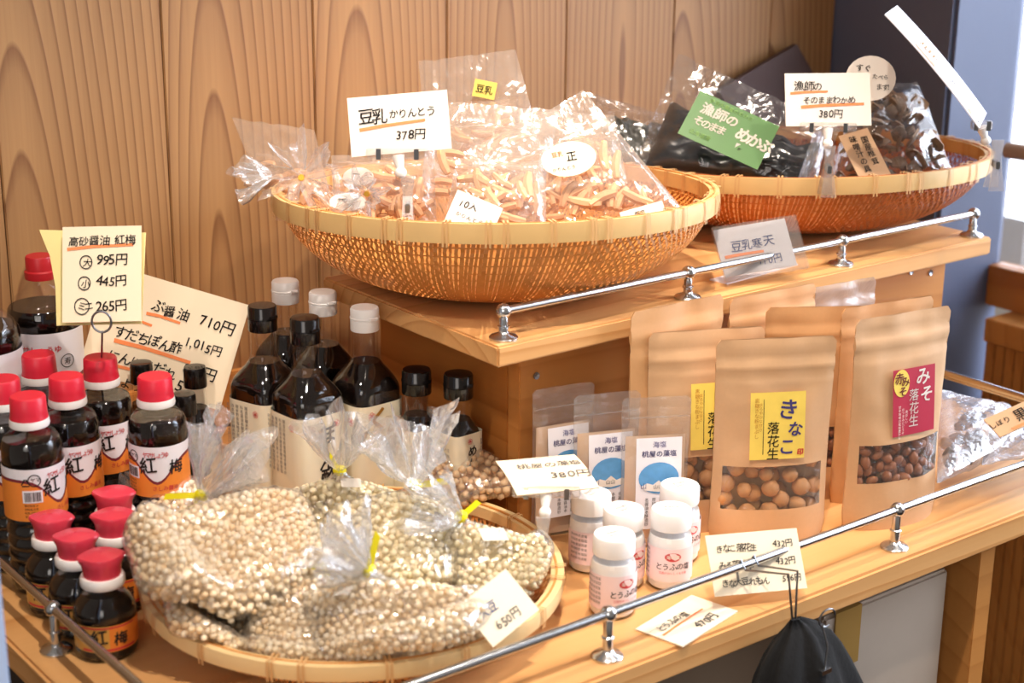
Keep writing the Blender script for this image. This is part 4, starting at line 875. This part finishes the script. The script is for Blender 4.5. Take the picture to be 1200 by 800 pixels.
# ------------------------------------------------------------------ stand-up pouches
def pouch(name, w, h, d, body, win=None, nuts=None, nr=.0085, seed=1, winw=.86):
    o = thing(name, '', 'pouch'); so = seed*3.7; NX, NZ = 24, 40
    zs = sorted(set([h*k/NZ for k in range(NZ+1)]+([win[0], win[1]] if win else [])))
    xs = sorted(set([-1+2*i/NX for i in range(NX+1)]+[-winw, winw]))
    def T(u, z):
        q = z/h; e = max(0, 1-abs(u)**2.4)**.75; t = d*.5*((1-q)**.75)*e+.0008
        if q > .80: t = d*.5*(.2**.75)*(1-(q-.8)/.2)*e+.0008
        if q > .80: t += .0012*math.sin((q-.80)*h*900)*(abs(q-.88) < .06)
        return t
    def X(u, z):
        q = z/h; ww = w/2*(1-.03*math.sin(PI*min(1, q*1.1)))
        if q > .975: ww -= .004*((q-.975)/.025)**2*1.0
        if q < .06: ww -= .003*(1-q/.06)
        return u*ww
    f_, b_ = MB(), MB(); wmb = MB()
    for sgn, mb in ((-1, f_), (1, b_)):
        n0 = len(mb.v)
        for z in zs:
            for u in xs:
                k = noise.noise((u*1.7+so, z*18, sgn))*.0045*(1-abs(u)**4)+noise.noise((u*3+so, z*50, sgn*3))*.0012
                zz = z-.004*(1-u*u)*0; mb.v.append((X(u, z), sgn*T(u, z)+k*.7*sgn*min(1, z/h*6), zz))
        nx = len(xs)
        for j in range(len(zs)-1):
            for i in range(nx-1):
                zc, uc = (zs[j]+zs[j+1])/2, (xs[i]+xs[i+1])/2; k = n0+j*nx+i; q = (k, k+1, k+nx+1, k+nx) if sgn < 0 else (k, k+nx, k+nx+1, k+1)
                if sgn < 0 and win and abs(uc) < winw and win[0] < zc < win[1]: wmb.f.append(q)
                else: mb.f.append(q)
    f_.build('front_panel', M[body], o, ang=180); b_.build('back_panel', M[body], o, ang=180)
    # bottom gusset and side seams
    g = MB(); nx = len(xs); g.v = [f_.v[i] for i in range(nx)]+[b_.v[i] for i in range(nx)]; g.f = [(i, i+nx, i+nx+1, i+1) for i in range(nx-1)]
    for i in (0, nx-1):
        n0 = len(g.v)
        for j in range(len(zs)): g.v += [f_.v[j*nx+i], b_.v[j*nx+i]]
        g.f += [(n0+2*j, n0+2*j+1, n0+2*j+3, n0+2*j+2) for j in range(len(zs)-1)]
    g.build('gusset', M[body], o)
    z_ = MB(); z_.box((-w/2*.94, -.0022, h*.865), (w/2*.94, -.0008, h*.872)); zz = z_.build('zip_strip', M[body], o, bevel=.0004)
    if win: wmb.v = f_.v; wo = wmb.build('clear_window', M['film'], o, ang=180)
    if nuts:
        rg = random.Random(seed); base = None; cnt = 0; pts = []
        for _ in range(4000):
            u = rg.uniform(-.80, .80); z = rg.uniform(win[0]-nr*.7, win[1]+nr*.5); t = T(u, z)-nr-.0012
            if t < 0: continue
            y = -t if rg.random() < .7 else rg.uniform(-t, t)
            p = (X(u, z), y, max(z, nr+.001))
            if all((p[0]-q[0])**2+(p[1]-q[1])**2+(p[2]-q[2])**2 < 1e9 and (p[0]-q[0])**2+(p[1]-q[1])**2+(p[2]-q[2])**2 > (nr*1.72)**2 for q in pts): pts.append(p)
            if len(pts) > 60: break
        for p in pts:
            if base is None:
                V, Fc = ICO2; me = MB(); me.v = [tuple(Vector(q)*nr*(1+.10*noise.noise(Vector(q)*1.5+Vector((seed, 0, 0))))) for q in V]; me.f = [tuple(int(i) for i in q) for q in Fc]
                if nuts == 'rnut': me.v = [(q[0]*1.25, q[1]*.85, q[2]*.85) for q in me.v]
                base = me.build('coated_nut' if nuts == 'nut' else 'roasted_nut', M[nuts], o, ang=180); s = base
            else: s = base.copy(); link(s); s.parent = o
            s.matrix_local = Matrix.Translation(p) @ Matrix.Rotation(rg.uniform(0, 6), 4, 'Z') @ Matrix.Rotation(rg.uniform(0, 6), 4, 'Y') @ Matrix.Scale(rg.uniform(.85, 1.1), 4)
    return o, T
def plabel(o, T, x0, x1, z0, z1, m, items, nm='label_sheet', extra=0, shape=None):
    """label lying on the pouch front"""
    w2 = .058
    def fn(x, z, e=.0009): return (x, -(T(0, z)*(1-.25*abs(x/w2)**2.2))-e-extra-.0016, z)
    mb = MB(); N_ = 8
    if shape: mb.v = [fn(x0+(x1-x0)*a, z0+(z1-z0)*b) for a, b in shape]; mb.f = [tuple(range(len(shape)))]
    else:
        mb.v = [fn(x0+(x1-x0)*i/N_, z0+(z1-z0)*j/N_) for j in range(N_+1) for i in range(N_+1)]; mb.f = [(j*(N_+1)+i, j*(N_+1)+i+1, (j+1)*(N_+1)+i+1, (j+1)*(N_+1)+i) for j in range(N_) for i in range(N_)]
    s = mb.build(nm, M[m], o, ang=180); by = {}; W_, H_ = x1-x0, z1-z0
    for t in items:
        s_, u, z, size, ik = t[:5]; opt = t[5] if len(t) > 5 else {}
        if s_ == '|': stroke(by.setdefault(ik, MB()), [(x0+u*W_, z0+z*H_), (x0+u*W_, z0+size*H_)], .0007, 0, fn=lambda a, b: fn(a, b, .0013)); continue
        V, Fc, _ = letters(s_, size*H_, opt.get('j', .3), opt.get('w', .02), opt.get('v', True), opt.get('ls', 1)); flat(by.setdefault(ik, MB()), V, Fc, x0+u*W_, z0+z*H_, fn=lambda a, b: fn(a, b, .0014))
    for k, q in by.items(): q.build('lettering', M[k], s, smooth=False)
    return s
def kin_label(o, T, x0=-.026, x1=.028, z0=.085, z1=.150):
    plabel(o, T, x0, x1, z0, z1, 'tagy', [('き', .46, .64, .30, 'purple', dict(j=1, w=.035)), ('な', .66, .36, .26, 'purple', dict(j=1, w=.035)), ('こ', .50, .08, .28, 'purple', dict(j=1, w=.035)),
      ('落花生', .30, .40, .19, 'ink', dict(w=.01)), ('|', .24, .08, .90, 'ink'), ('黒糖きな粉まぶし', .07, .86, .075, 'goldink', dict(w=0)), ('まろやかな甘さ', .15, .80, .06, 'goldink', dict(w=0)), ('印', .86, .06, .10, 'red', dict(w=.08))])
G4 = 'kraft paper stand-up pouches of coated peanuts'
pk, Tk = pouch('peanut_pouch', .117, .200, .042, 'kraft', (.034, .077), 'nut', seed=1); kin_label(pk, Tk)
p = (1.1090, 1.0020, 0.0000); place(pk, (1.100, 1.006, 0), -.50, 'kraft pouch with a yellow label and round nuts in its window, nearest the price card', G4)
pb, Tb = pouch('peanut_pouch', .117, .200, .042, 'kraft', (.034, .077), 'nut', seed=2); kin_label(pb, Tb, -.018, .036)
place(pb, (1.066, 1.064, 0), -.42, 'kraft pouch with a yellow label partly hidden behind the frontmost yellow labelled one', G4)
pc, Tc = pouch('peanut_pouch', .117, .222, .024, 'kraft2', seed=3)
place(pc, (1.053, 1.092, 0), -.03, 'plain kraft pouch at the back left, leaning on the box, no label showing', G4)
pd, Td = pouch('peanut_pouch', .117, .200, .036, 'kraft2', (.034, .077), 'rnut', nr=.006, seed=4)
place(pd, (1.216, 1.052, 0), -.58, 'kraft pouch standing just right behind the front yellow labelled pouch', G4)
pe, Te = pouch('peanut_pouch', .117, .212, .022, 'kraft2', seed=5)
place(pe, (1.187, 1.094, 0), -.06, 'plain kraft pouch at the back in the middle, only its top edge visible', G4)
pf, Tf = pouch('peanut_pouch', .105, .205, .020, 'frost', seed=6)
place(pf, (1.283, 1.092, 0), -.10, 'pale translucent pouch at the back, left of the red labelled pouch', G4)
pm, Tm = pouch('peanut_pouch', .117, .213, .046, 'kraft', (.048, .087), 'rnut', nr=.0058, seed=7)
place(pm, (1.228, .962, 0), -.17, 'kraft pouch with a crimson label and small brown peanuts, right of all the pouches', G4)
plabel(pm, Tm, -.018, .035, .094, .160, 'tagr', [('み', .52, .74, .26, 'white', dict(j=1, w=.035)), ('そ', .62, .48, .26, 'white', dict(j=1, w=.035)), ('落花生', .36, .52, .19, 'white', dict(w=.015)), ('甘辛味噌の風味豊かな', .12, .42, .05, 'white', dict(w=0)), ('おつまみにどうぞ', .2, .38, .05, 'white', dict(w=0)), ('香ばしい', .28, .34, .05, 'white', dict(w=0))])
plabel(pm, Tm, -.0175, .002, .133, .160, 'tagy', [('赤', .05, .52, .44, 'maroon', dict(v=False, w=.03)), ('み', .45, .40, .38, 'maroon', dict(v=False, w=.03)), ('そ', .30, .06, .38, 'maroon', dict(v=False, w=.03))], extra=.0004, shape=disc, nm='round_mark')
ph_, Th = pouch('peanut_pouch', .117, .205, .036, 'kraft2', seed=8)
place(ph_, (1.268, 1.014, 0), -.17, 'kraft pouch right behind the crimson labelled one, only its right edge showing', G4)

# clear zip pouches of salt with a picture label
def salt_pouch(seed):
    o, T = pouch('salt_pouch', .066, .148, .020, 'sheet', seed=seed)
    c = MB(); N_ = 14
    for sgn in (-1, 1):
        n0 = len(c.v)
        for j in range(N_+1):
            for i in range(N_+1):
                u = -.93+1.86*i/N_; z = .002+.108*j/N_; c.v.append((u*.031, sgn*max(T(u, z)-.0022, .0002)*(1 if j < N_ else .3), z))
        for j in range(N_):
            for i in range(N_): k = n0+j*(N_+1)+i; c.f.append((k, k+1, k+N_+2, k+N_+1))
    c.build('salt_fill', M['nutfill'], o)
    s = plabel(o, T, -.020, .024, .020, .110, 'labelwhite', [('海塩', .35, .90, .075, 'purple', dict(v=False, w=.0)), ('桃屋の藻塩', .12, .80, .075, 'purple', dict(v=False, w=.02, ls=1))]+[(small[(k*3) % 9:(k*3) % 9+7], .82-.155*k, .31, .044, 'ink', dict(w=0)) for k in range(5)])
    plabel(o, T, -.0175, .0215, .055, .086, 'skyblue', [], nm='picture', extra=.0005, shape=disc)
    plabel(o, T, -.0165, .0205, .057, .069, 'white', [('山', .02, .35, .5, 'purple', dict(w=.0)), ('山山', .35, .3, .4, 'grey_ink', dict(v=False))], nm='picture', extra=.0009, shape=[(.04, .5), (.2, .75), (.35, .6), (.5, .95), (.65, .55), (.8, .7), (.97, .45), (.85, .15), (.5, 0), (.15, .15)])
    return o
M['nutfill'] = mat('pinkish_salt', 'e3c0a0', .9)
G5 = 'clear zip pouches of salt'
for (p, rz, lb, sd) in (((.998, 1.058, 0), -.50, 'clear salt pouch at the front right with a blue sea and mountain picture', 1), ((.968, 1.094, 0), -.36, 'clear salt pouch in the middle of the three, beside the box', 2), ((.948, 1.134, 0), -.20, 'clear salt pouch at the back left, leaning on the box, top zip sticking up', 3)):
    place(salt_pouch(sd), p, rz, lb, G5)

# ------------------------------------------------------------------ little salt jars
def jar():
    o = thing('salt_jar', '', 'jar'); r = .0205
    body = [(.0185, 0), (.0203, .002), (r, .006), (r, .044), (.0195, .049), (.0165, .053), (.0155, .056), (.0155, .060)]
    MB().lathe(body, 36).build('glass_jar', M['pet'], o)
    MB().lathe([(a-.0012, b+.0015) for a, b in body[:5]]+[(.0155, .0500)], 32).build('salt_fill', M['salt'], o)
    n = 60; v = []; f = []
    cp = [(.0182, .0565, 0), (.0182, .058, .0003), (.0182, .0715, .0003), (.0174, .0733, 0), (.010, .0735, 0), (.0003, .0735, 0)]
    for r_, z, k in cp:
        for i in range(n): a = 2*PI*i/n; q = r_+k*(i % 2); v.append((q*math.cos(a), q*math.sin(a), z))
    for k in range(5):
        for i in range(n): j = (i+1) % n; f.append((k*n+i, k*n+j, (k+1)*n+j, (k+1)*n+i))
    MB().add(v, f).build('cap', M['whitecap'], o, ang=50)
    wrapband(r+.0002, .010, .042, -2.3, 1.4).build('label_sheet', M['pinklabel'], o)
    fn = cyl(r+.0005); k = MB(); rd = MB(); gy = MB()
    V, Fc, _ = letters('とうふの塩', .0072, .6, .015, ls=.92); flat(k, V, Fc, -.0165, .0225, fn=fn)
    V, Fc, _ = letters('豆腐がおいしくなる塩', .0026, 0, 0); flat(rd, V, Fc, -.0125, .0180, fn=fn)
    rd.add([fn(.0075*math.cos(2*PI*i/20), .0345+.0042*math.sin(2*PI*i/20)) for i in range(20)], [tuple(range(20))])
    wt = MB(); fn2 = lambda a, b: cyl(r+.0008)(a, b); V, Fc, _ = letters('海の精', .0042, 0, .02); flat(wt, V, Fc, -.0062, .0330, fn=fn2)
    for q in range(6): V, Fc, _ = letters('原材料名食塩国産'[q % 3:q % 3+6], .0030, 0, 0); flat(gy, V, Fc, -.042, .0375-q*.0045, fn=fn)
    k.build('lettering', M['ink'], o, smooth=False); rd.build('lettering', M['red'], o, smooth=False); wt.build('lettering', M['white'], o, smooth=False); gy.build('lettering', M['grey_ink'], o, smooth=False)
    tx = MB()
    for q, s_ in enumerate(('賞味期限', '製造所')):
        V, Fc, _ = letters(s_, .0045, 0, 0); V = [(a*.8, b) for a, b in V]; tx.add([(a-.007, b+.001-q*.0055, .0738) for a, b in V], Fc)
    tx.build('cap_print', M['grey_ink'], o, smooth=False)
    return o
jr = jar()
for i, (p, rz, lb) in enumerate((((0.9160, 1.0535, 0.0735), .30, 'small salt jar at the back left of the five, next to the clip'), ((0.9160, 1.0089, 0.0735), .10, 'small salt jar in the middle, behind the frontmost one'),
  ((0.8722, 0.9716, 0.0735), -.10, 'frontmost small salt jar, beside the rail post'), ((0.9504, 0.9833, 0.0735), -.62, 'small salt jar with its pink label turned squarely to the front'), ((0.9956, 1.0200, 0.0735), -.10, 'small salt jar at the back right in front of the salt pouches'))):
    o = jr if i == 0 else copy_tree(jr); place(o, (p[0], p[1], 0), rz, lb, 'small white capped jars of salt')

# ------------------------------------------------------------------ price cards
J = lambda **k: dict(jit=1, w=.015, **k)
sign('price_card', 'cream price card on a wire ring above the soy sauce bottles, three circled sizes', 'sign', (0.5775, 1.4044, 0.3016), (0.6345, 1.3608, 0.3037), (0.5568, 1.3780, 0.2205), 'paper',
  [('高砂醤油', .07, .81, .108, J()), ('紅梅', .66, .81, .108, J()), ('995円', .42, .60, .14, J(ls=.85)), ('445円', .42, .38, .14, J(ls=.85)), ('265円', .42, .115, .14, J(ls=.85)), ('大', .255, .585, .10, J()), ('小', .235, .365, .10, J()), ('ミニ', .185, .13, .095, J(ls=.8))],
  marks=[((.06, .765), (.90, .80), .035)], rings=[(.30, .625, .075), (.28, .405, .075), (.25, .165, .09)])
sign('backing_card', 'yellow backing card curving out behind the circled price card', 'card', (0.5594, 1.4324, 0.2963), (0.6306, 1.3694, 0.2978), (0.5398, 1.4025, 0.2151), 'yellow', shape=[(.22, .0), (1.05, .03), (1.05, .98), (0, 1.0), (.12, .72), (.19, .4)])
sign('price_card', 'large slanted cream price list standing behind the slim black capped bottles', 'sign', (0.6629, 1.5160, 0.2314), (0.7683, 1.4184, 0.1925), (0.6243, 1.5119, 0.1277), 'paper',
  [('ゆず', .10, .74, .11, J()), ('ぶ醤油', .36, .70, .12, J(ls=1)), ('710円', .70, .70, .135, J(ls=.85)), ('すだちぽん酢', .16, .39, .125, J(ls=.85)), ('1,015円', .64, .48, .115, J(ls=.85)), ('にんにくだれ', .16, .16, .12, J(ls=.9)), ('820円', .68, .24, .125, J(ls=.85)), ('しょうが', .20, -.04, .12, J()), ('5', .66, .06, .14, J())],
  marks=[((.34, .665), (.58, .665), .03), ((.18, .345), (.72, .345), .04), ((.14, .58), (.40, .57), .03), ((.14, .12), (.60, .12), .03)])
ws = thing('sign_stand', 'wire sign stand with a ring top holding the circled price card', 'stand', (.612, 1.432, 0))
MB().lathe([(.016, 0), (.016, .002), (.013, .004), (.002, .005)], 24).build('base', M['wire'], ws)
rc = Vector((0.5816, 1.3481, 0.2241)) - Vector((.612, 1.432, 0))
MB().tube([(0, 0, .005), (0, 0, .10), (rc.x*.4, rc.y*.4, .16), (rc.x, rc.y, rc.z-.009)], .0010, 8).build('stem', M['wire'], ws)
MB().tube([rc+rv*math.cos(a*PI/12)*.0088+Vector((0, 0, math.sin(a*PI/12)*.0098)) for a in range(24)], .0011, 8, closed=True).build('ring', M['wire'], ws)
sign('price_card', 'price card clipped to the front basket rim, orange line under its first row', 'sign', (0.8094, 1.2876, 0.4140), (0.8836, 1.2330, 0.4224), (0.8004, 1.2680, 0.3631), 'white',
  [('豆乳', .09, .55, .26, J(ls=.85)), ('かりんとう', .40, .60, .18, J(ls=.85)), ('378円', .45, .22, .20, J(ls=.9))], marks=[((.10, .44), (.76, .52), .06)])
sign('price_tag', 'tilted white tag tucked into the front of the snack basket', 'sign', (0.8659, 1.2415, 0.3415), (0.8962, 1.2114, 0.3251), (0.8645, 1.2138, 0.3020), 'white', [('10入', .12, .62, .24, J()), ('かりんとう', .15, .35, .15, J()), ('378', .35, .1, .16, J())])
sign('price_card', 'price card in front of the kelp, clipped to the reddish basket rim', 'sign', (1.3052, 1.2036, 0.4075), (1.3770, 1.1482, 0.4092), (1.2917, 1.1867, 0.3547), 'white',
  [('漁師の', .10, .68, .19, J(ls=.95)), ('そのままわかめ', .20, .43, .15, J(ls=.92)), ('380円', .38, .16, .18, J(ls=.9))], marks=[((.06, .62), (.50, .65), .05), ((.18, .36), (.92, .41), .06)])
sign('round_note', 'round white handwritten note behind the seaweed price card', 'sign', (1.3743, 1.1826, 0.4237), (1.4170, 1.1494, 0.4242), (1.3658, 1.1710, 0.3773), 'white', [('すぐ', .20, .66, .17, J()), ('たべら', .52, .50, .13, J(ls=.95, rot=-.12)), ('ます!', .60, .24, .15, J(ls=.85))], shape=disc)
pc_ = sign('product_card', 'glossy printed card leaning edge-on from the clip at the right basket rim', 'sign', (1.3706, 1.1209, 0.4789), (1.4632, 1.1810, 0.4779), (1.4368, 1.0482, 0.3582), 'labelwhite', [('海', .3, .55, .2, dict(ink='goldink', jit=1)), ('の幸', .2, .3, .1, dict(ink='grey_ink'))], bend=.012)
pw = (Vector((1.3706, 1.1209, 0.4789))-Vector((1.4368, 1.0482, 0.3582))).length
for a_, b_, mm in ((.50, .72, 'tan'), (.30, .46, 'felt'), (.10, .16, 'goldink')):
    MB().add([(.004, -.0007+.012*a_*a_, pw*a_), (.017, -.0007+.012*a_*a_, pw*(a_+.02)), (.015, -.0007+.012*b_*b_, pw*b_), (.006, -.0007+.012*b_*b_, pw*(b_-.02))], [(0, 1, 2, 3)]).build('printed_picture', M[mm], pc_, smooth=False)
tc_ = sign('shelf_card', 'bluish handwritten card in a clear stand on the raised shelf, behind the rail', 'sign', (1.1685, 1.1668, 0.2624), (1.2432, 1.1382, 0.2703), (1.1642, 1.1399, 0.2193), 'labelwhite', [('豆乳寒天', .16, .50, .24, dict(ink='blue_ink', jit=1, w=.01)), ('410円', .46, .14, .22, dict(ink='blue_ink', jit=1, w=.01))], marks=[((.06, .40), (.60, .40), .07)])
cs = thing('card_holder', 'clear acrylic stand holding the bluish card on the raised shelf', 'card holder'); T, w, h = frame((1.1655, 1.1664, 0.2656), (1.2522, 1.1325, 0.2738), (1.1599, 1.1355, 0.2164)); cs.matrix_world = T
MB().box((0, -.0016, 0), (w, -.0006, h)).box((0, .0022, 0), (w, .003, h)).build('front_plate', M['acryl'], cs, smooth=False)
sp_ = sign('paper_strip', 'pale printed strip lying on the raised shelf under the card stand', 'card', (1.1933, 1.1687, 0.2112), (1.3122, 1.1807, 0.2112), (1.1705, 1.1434, 0.2112), 'labelwhite')
sign('price_card', 'curved cream price card held by a clear clip beside the shelf box', 'sign', (0.8458, 1.1190, 0.1085), (0.9163, 1.0904, 0.1080), (0.8262, 1.0492, 0.0947), 'paper',
  [('桃屋の藻塩', .18, .64, .17, J(ls=1, ink='grey_ink')), ('380円', .50, .30, .20, J(ls=.95, ink='grey_ink'))], bend=.010)
sign('price_card', 'clear sleeved price card with three rows, standing before the kraft pouches', 'sign', (0.9610, 0.9453, 0.0577), (1.0422, 0.9117, 0.0556), (0.9445, 0.9182, 0.0134), 'paper',
  [('きなこ落花生', .08, .70, .145, J(ls=.82)), ('432円', .70, .72, .15, J(ls=.9)), ('みそ落花生', .08, .43, .145, J(ls=.82)), ('432円', .70, .43, .15, J(ls=.9)), ('きな大豆れもん', .08, .14, .145, J(ls=.82)), ('596円', .74, .14, .14, J(ls=.9))])
sign('price_card', 'flat price card lying on the table at the front by the rail post, pink underline', 'sign', (0.8607, 0.9312, 0.0016), (0.9448, 0.9501, 0.0016), (0.8744, 0.8846, 0.0016), 'paper',
  [('とうふの塩', .10, .58, .20, J(ls=.9, ink='grey_ink')), ('470円', .42, .14, .26, J(ls=.9, ink='grey_ink'))], marks=[((.06, .48), (.80, .52), .05)])
sign('price_card', 'tilted price card stuck in the bean bags at the right of the tray', 'sign', (0.7037, 0.9502, 0.0728), (0.7545, 0.9562, 0.0876), (0.7017, 0.9193, 0.0407), 'paper',
  [('大豆', .12, .52, .25, J(ls=.9, ink='blue_ink')), ('650円', .25, .16, .25, J(ls=.9, ink='grey_ink'))])
sign('price_card', 'kraft coloured price card leaning at the right end, cut by the photo edge', 'sign', (1.3747, 0.9589, 0.0756), (1.4585, 0.9308, 0.1028), (1.3647, 0.9353, 0.0633), 'kraft', [('黒豆', .30, .30, .55, J(ls=.9)), ('しぼり', -.02, .45, .3, J())], marks=[((.18, .1), (.9, .1), .12)])

# clear clips
def clip(label, top, base, gw, jl, lean=(0, 0, 0), jw=.013, rot=0):
    """gripper bar under a card, ball joint, and a pair of jaws that bite the rim"""
    top = Vector(top); base = Vector(base); o = thing('sign_clip', label, 'clip', base); t = top-base; d = t.normalized()
    R = Matrix((rv, hv, Vector((0, 0, 1)))).transposed().to_4x4() @ Matrix.Rotation(rot, 4, 'Y'); T = Matrix.Translation(t) @ R
    MB().box((-gw/2, -.004, -.003), (gw/2, .004, .006), T).build('card_gripper', M['clearc'], o, bevel=.001)
    for s in (-.30, .30): MB().box((gw*s-.0022, -.0047, -.004), (gw*s+.0022, -.0040, .006), T).build('metal_tooth', M['wire'], o)
    MB().tube([t*.98, t*.98-d*.012], [.006, .0035], 12).ball(t-d*.017, .0055, 8).build('pivot_ball', M['whitecap'], o)
    L = t.length-.020; Tj = R
    for s in (-1, 1):
        a = .0035*s+.001; m = MB(); pr = [(-jl, s*.0105, jw*.62), (-jl*.4, s*.0090, jw*.5), (0, s*.0065, jw*.40), (L*.5, s*.003, jw*.34), (L, s*.0012, jw*.5)]
        for z, y, hw_ in pr: m.v += [(-hw_, y-.0007, z), (hw_, y-.0007, z), (hw_, y+.0007, z), (-hw_, y+.0007, z)]
        for k in range(4):
            for q in range(4): m.f.append((4*k+q, 4*k+(q+1) % 4, 4*k+4+(q+1) % 4, 4*k+4+q))
        m.f += [(3, 2, 1, 0), (16, 17, 18, 19)]; m.v = [tuple(Tj @ Vector(q)) for q in m.v]; m.build('clip_jaw', M['clearc'], o, smooth=False)
    sp = MB().box((-.0022, -.0095, L*.1), (.0022, .0095, L*.1+.008), Tj).build('spring', M['wire'], o, bevel=.0006)
    return o
clip('clear clip on the front basket rim, under the snack price card', (0.8354, 1.2442, 0.3654), (0.8320, 1.2234, 0.3126), .058, .024)
clip('clear clip on the reddish basket rim, under the seaweed price card', (1.3279, 1.1604, 0.3530), (1.3139, 1.1439, 0.3068), .060, .022)
clip('clear clip at the far right end of the reddish basket rim, holding the printed card', (1.4553, 1.0597, 0.3566), (1.4753, 1.0515, 0.3079), .022, .020)
clip('clear clip standing on the table beside the shelf box, holding the curved card', (0.8554, 1.0447, 0.0905), (0.8361, 1.0247, 0.0520), .060, .012)

# white film bag at the right end
o, Q, n, c = cello('film_bag', 'milky clear bag of grey dried pieces at the right end of the table', (1.2588, 0.9292, 0.0402), (1.4211, 0.9403, 0.0530), (1.4975, 1.0105, 0.0453), (1.4656, 1.0914, 0.0524), .020, .8, 'mush2', 41, m='filmblue')
base = None; rg = random.Random(5)
for k in range(14):
    a, b = rg.uniform(.08, .50), rg.uniform(.15, .75); V, Fc = ICO2
    if base is None: me = MB(); me.v = [tuple(Vector(q)*.010*(1+.35*noise.noise(Vector(q)*2))) for q in V]; me.f = [tuple(int(i) for i in q) for q in Fc]; base = me.build('dried_piece', M['mush3'] if 'mush3' in M else mat('grey_dried', '5d5552', .8, noise_amt=.3), o); s = base
    else: s = base.copy(); link(s); s.parent = o
    s.matrix_local = Matrix.Translation(Q(a, b)-c+n*rg.uniform(-.002, .006)) @ Matrix.Rotation(rg.uniform(0, 6), 4, 'X') @ Matrix.Rotation(rg.uniform(0, 6), 4, 'Z') @ Matrix.Diagonal((1.1, .8, .6, 1))
o, Q, n, c = cello('film_bag', 'flat bluish film packet under the kraft price card at the right end', (1.3285, 0.9290, 0.0429), (1.4242, 0.8865, 0.0573), (1.5155, 0.9481, 0.0574), (1.4230, 0.9892, 0.0457), .008, .8, 'none', 42, m='filmblue')

# black cloth bag hung from the front rail by an elastic loop
hb = thing('hanging_bag', 'black cloth drawstring bag hanging from the front rail by a grey cord', 'bag', (0.9889, 0.8680, 0.0013))
c0 = Vector((0.9889, 0.8680, 0.0013))
rings_ = [(722, 930, 10), (730, 935, 26), (745, 938, 46), (765, 938, 60), (790, 940, 76), (830, 945, 92), (880, 950, 100), (940, 950, 96)]
RW = [(0, .0, .006), (-.008, .004, .018), (-.018, .005, .032), (-.032, .004, .043), (-.052, .004, .054), (-.082, .008, .066), (-.120, .012, .072), (-.165, .012, .066), (-.172, .012, .03)]
mb = MB(); n_ = 64
for z, x, r in RW:
    for i in range(n_):
        a = 2*PI*i/n_; f = 1+.10*math.sin(7*a+z*20)+.06*math.sin(12*a+1)
        mb.v.append((x+r*f*math.cos(a), -.004+r*.42*f*math.sin(a)-r*.1, z))
for k in range(len(RW)-1):
    for i in range(n_): j = (i+1) % n_; mb.f.append((k*n_+i, k*n_+j, (k+1)*n_+j, (k+1)*n_+i))
mb.f.append(tuple(range(n_))); mb.f.append(tuple((len(RW)-1)*n_+i for i in range(n_))[::-1]); mb.build('bag_body', M['cloth'], hb, ang=180)
rl = .911-c0.y; ztop = .0435-c0.z
for dx0, dx1 in ((-.012, -.004), (.004, .000)):
    MB().tube([(dx1, -.004, .0), (dx0*.7-.004, -.004, .045), (dx0-.010, rl-.006, ztop-.006), (dx0-.010, rl, ztop+.001), (dx0-.009, rl+.006, ztop-.006), (dx0-.008, rl+.004, ztop-.02)], .0011, 8).build('cord_loop', M['wire'], hb)
MB().tube([(.018+.010*math.cos(t*PI/10), -.024, .003+.008*math.sin(t*PI/10)) for t in range(17)], .0009, 6).build('hook', M['wire'], hb)
MB().tube([(.012, -.024, -.002), (.014, -.030, -.020), (.010, -.032, -.040)], .0009, 6).build('cord_end', M['wire'], hb)
MB().box((.004, -.035, -.044), (.016, -.031, -.040)).build('cord_tip', M['chrome'], hb)
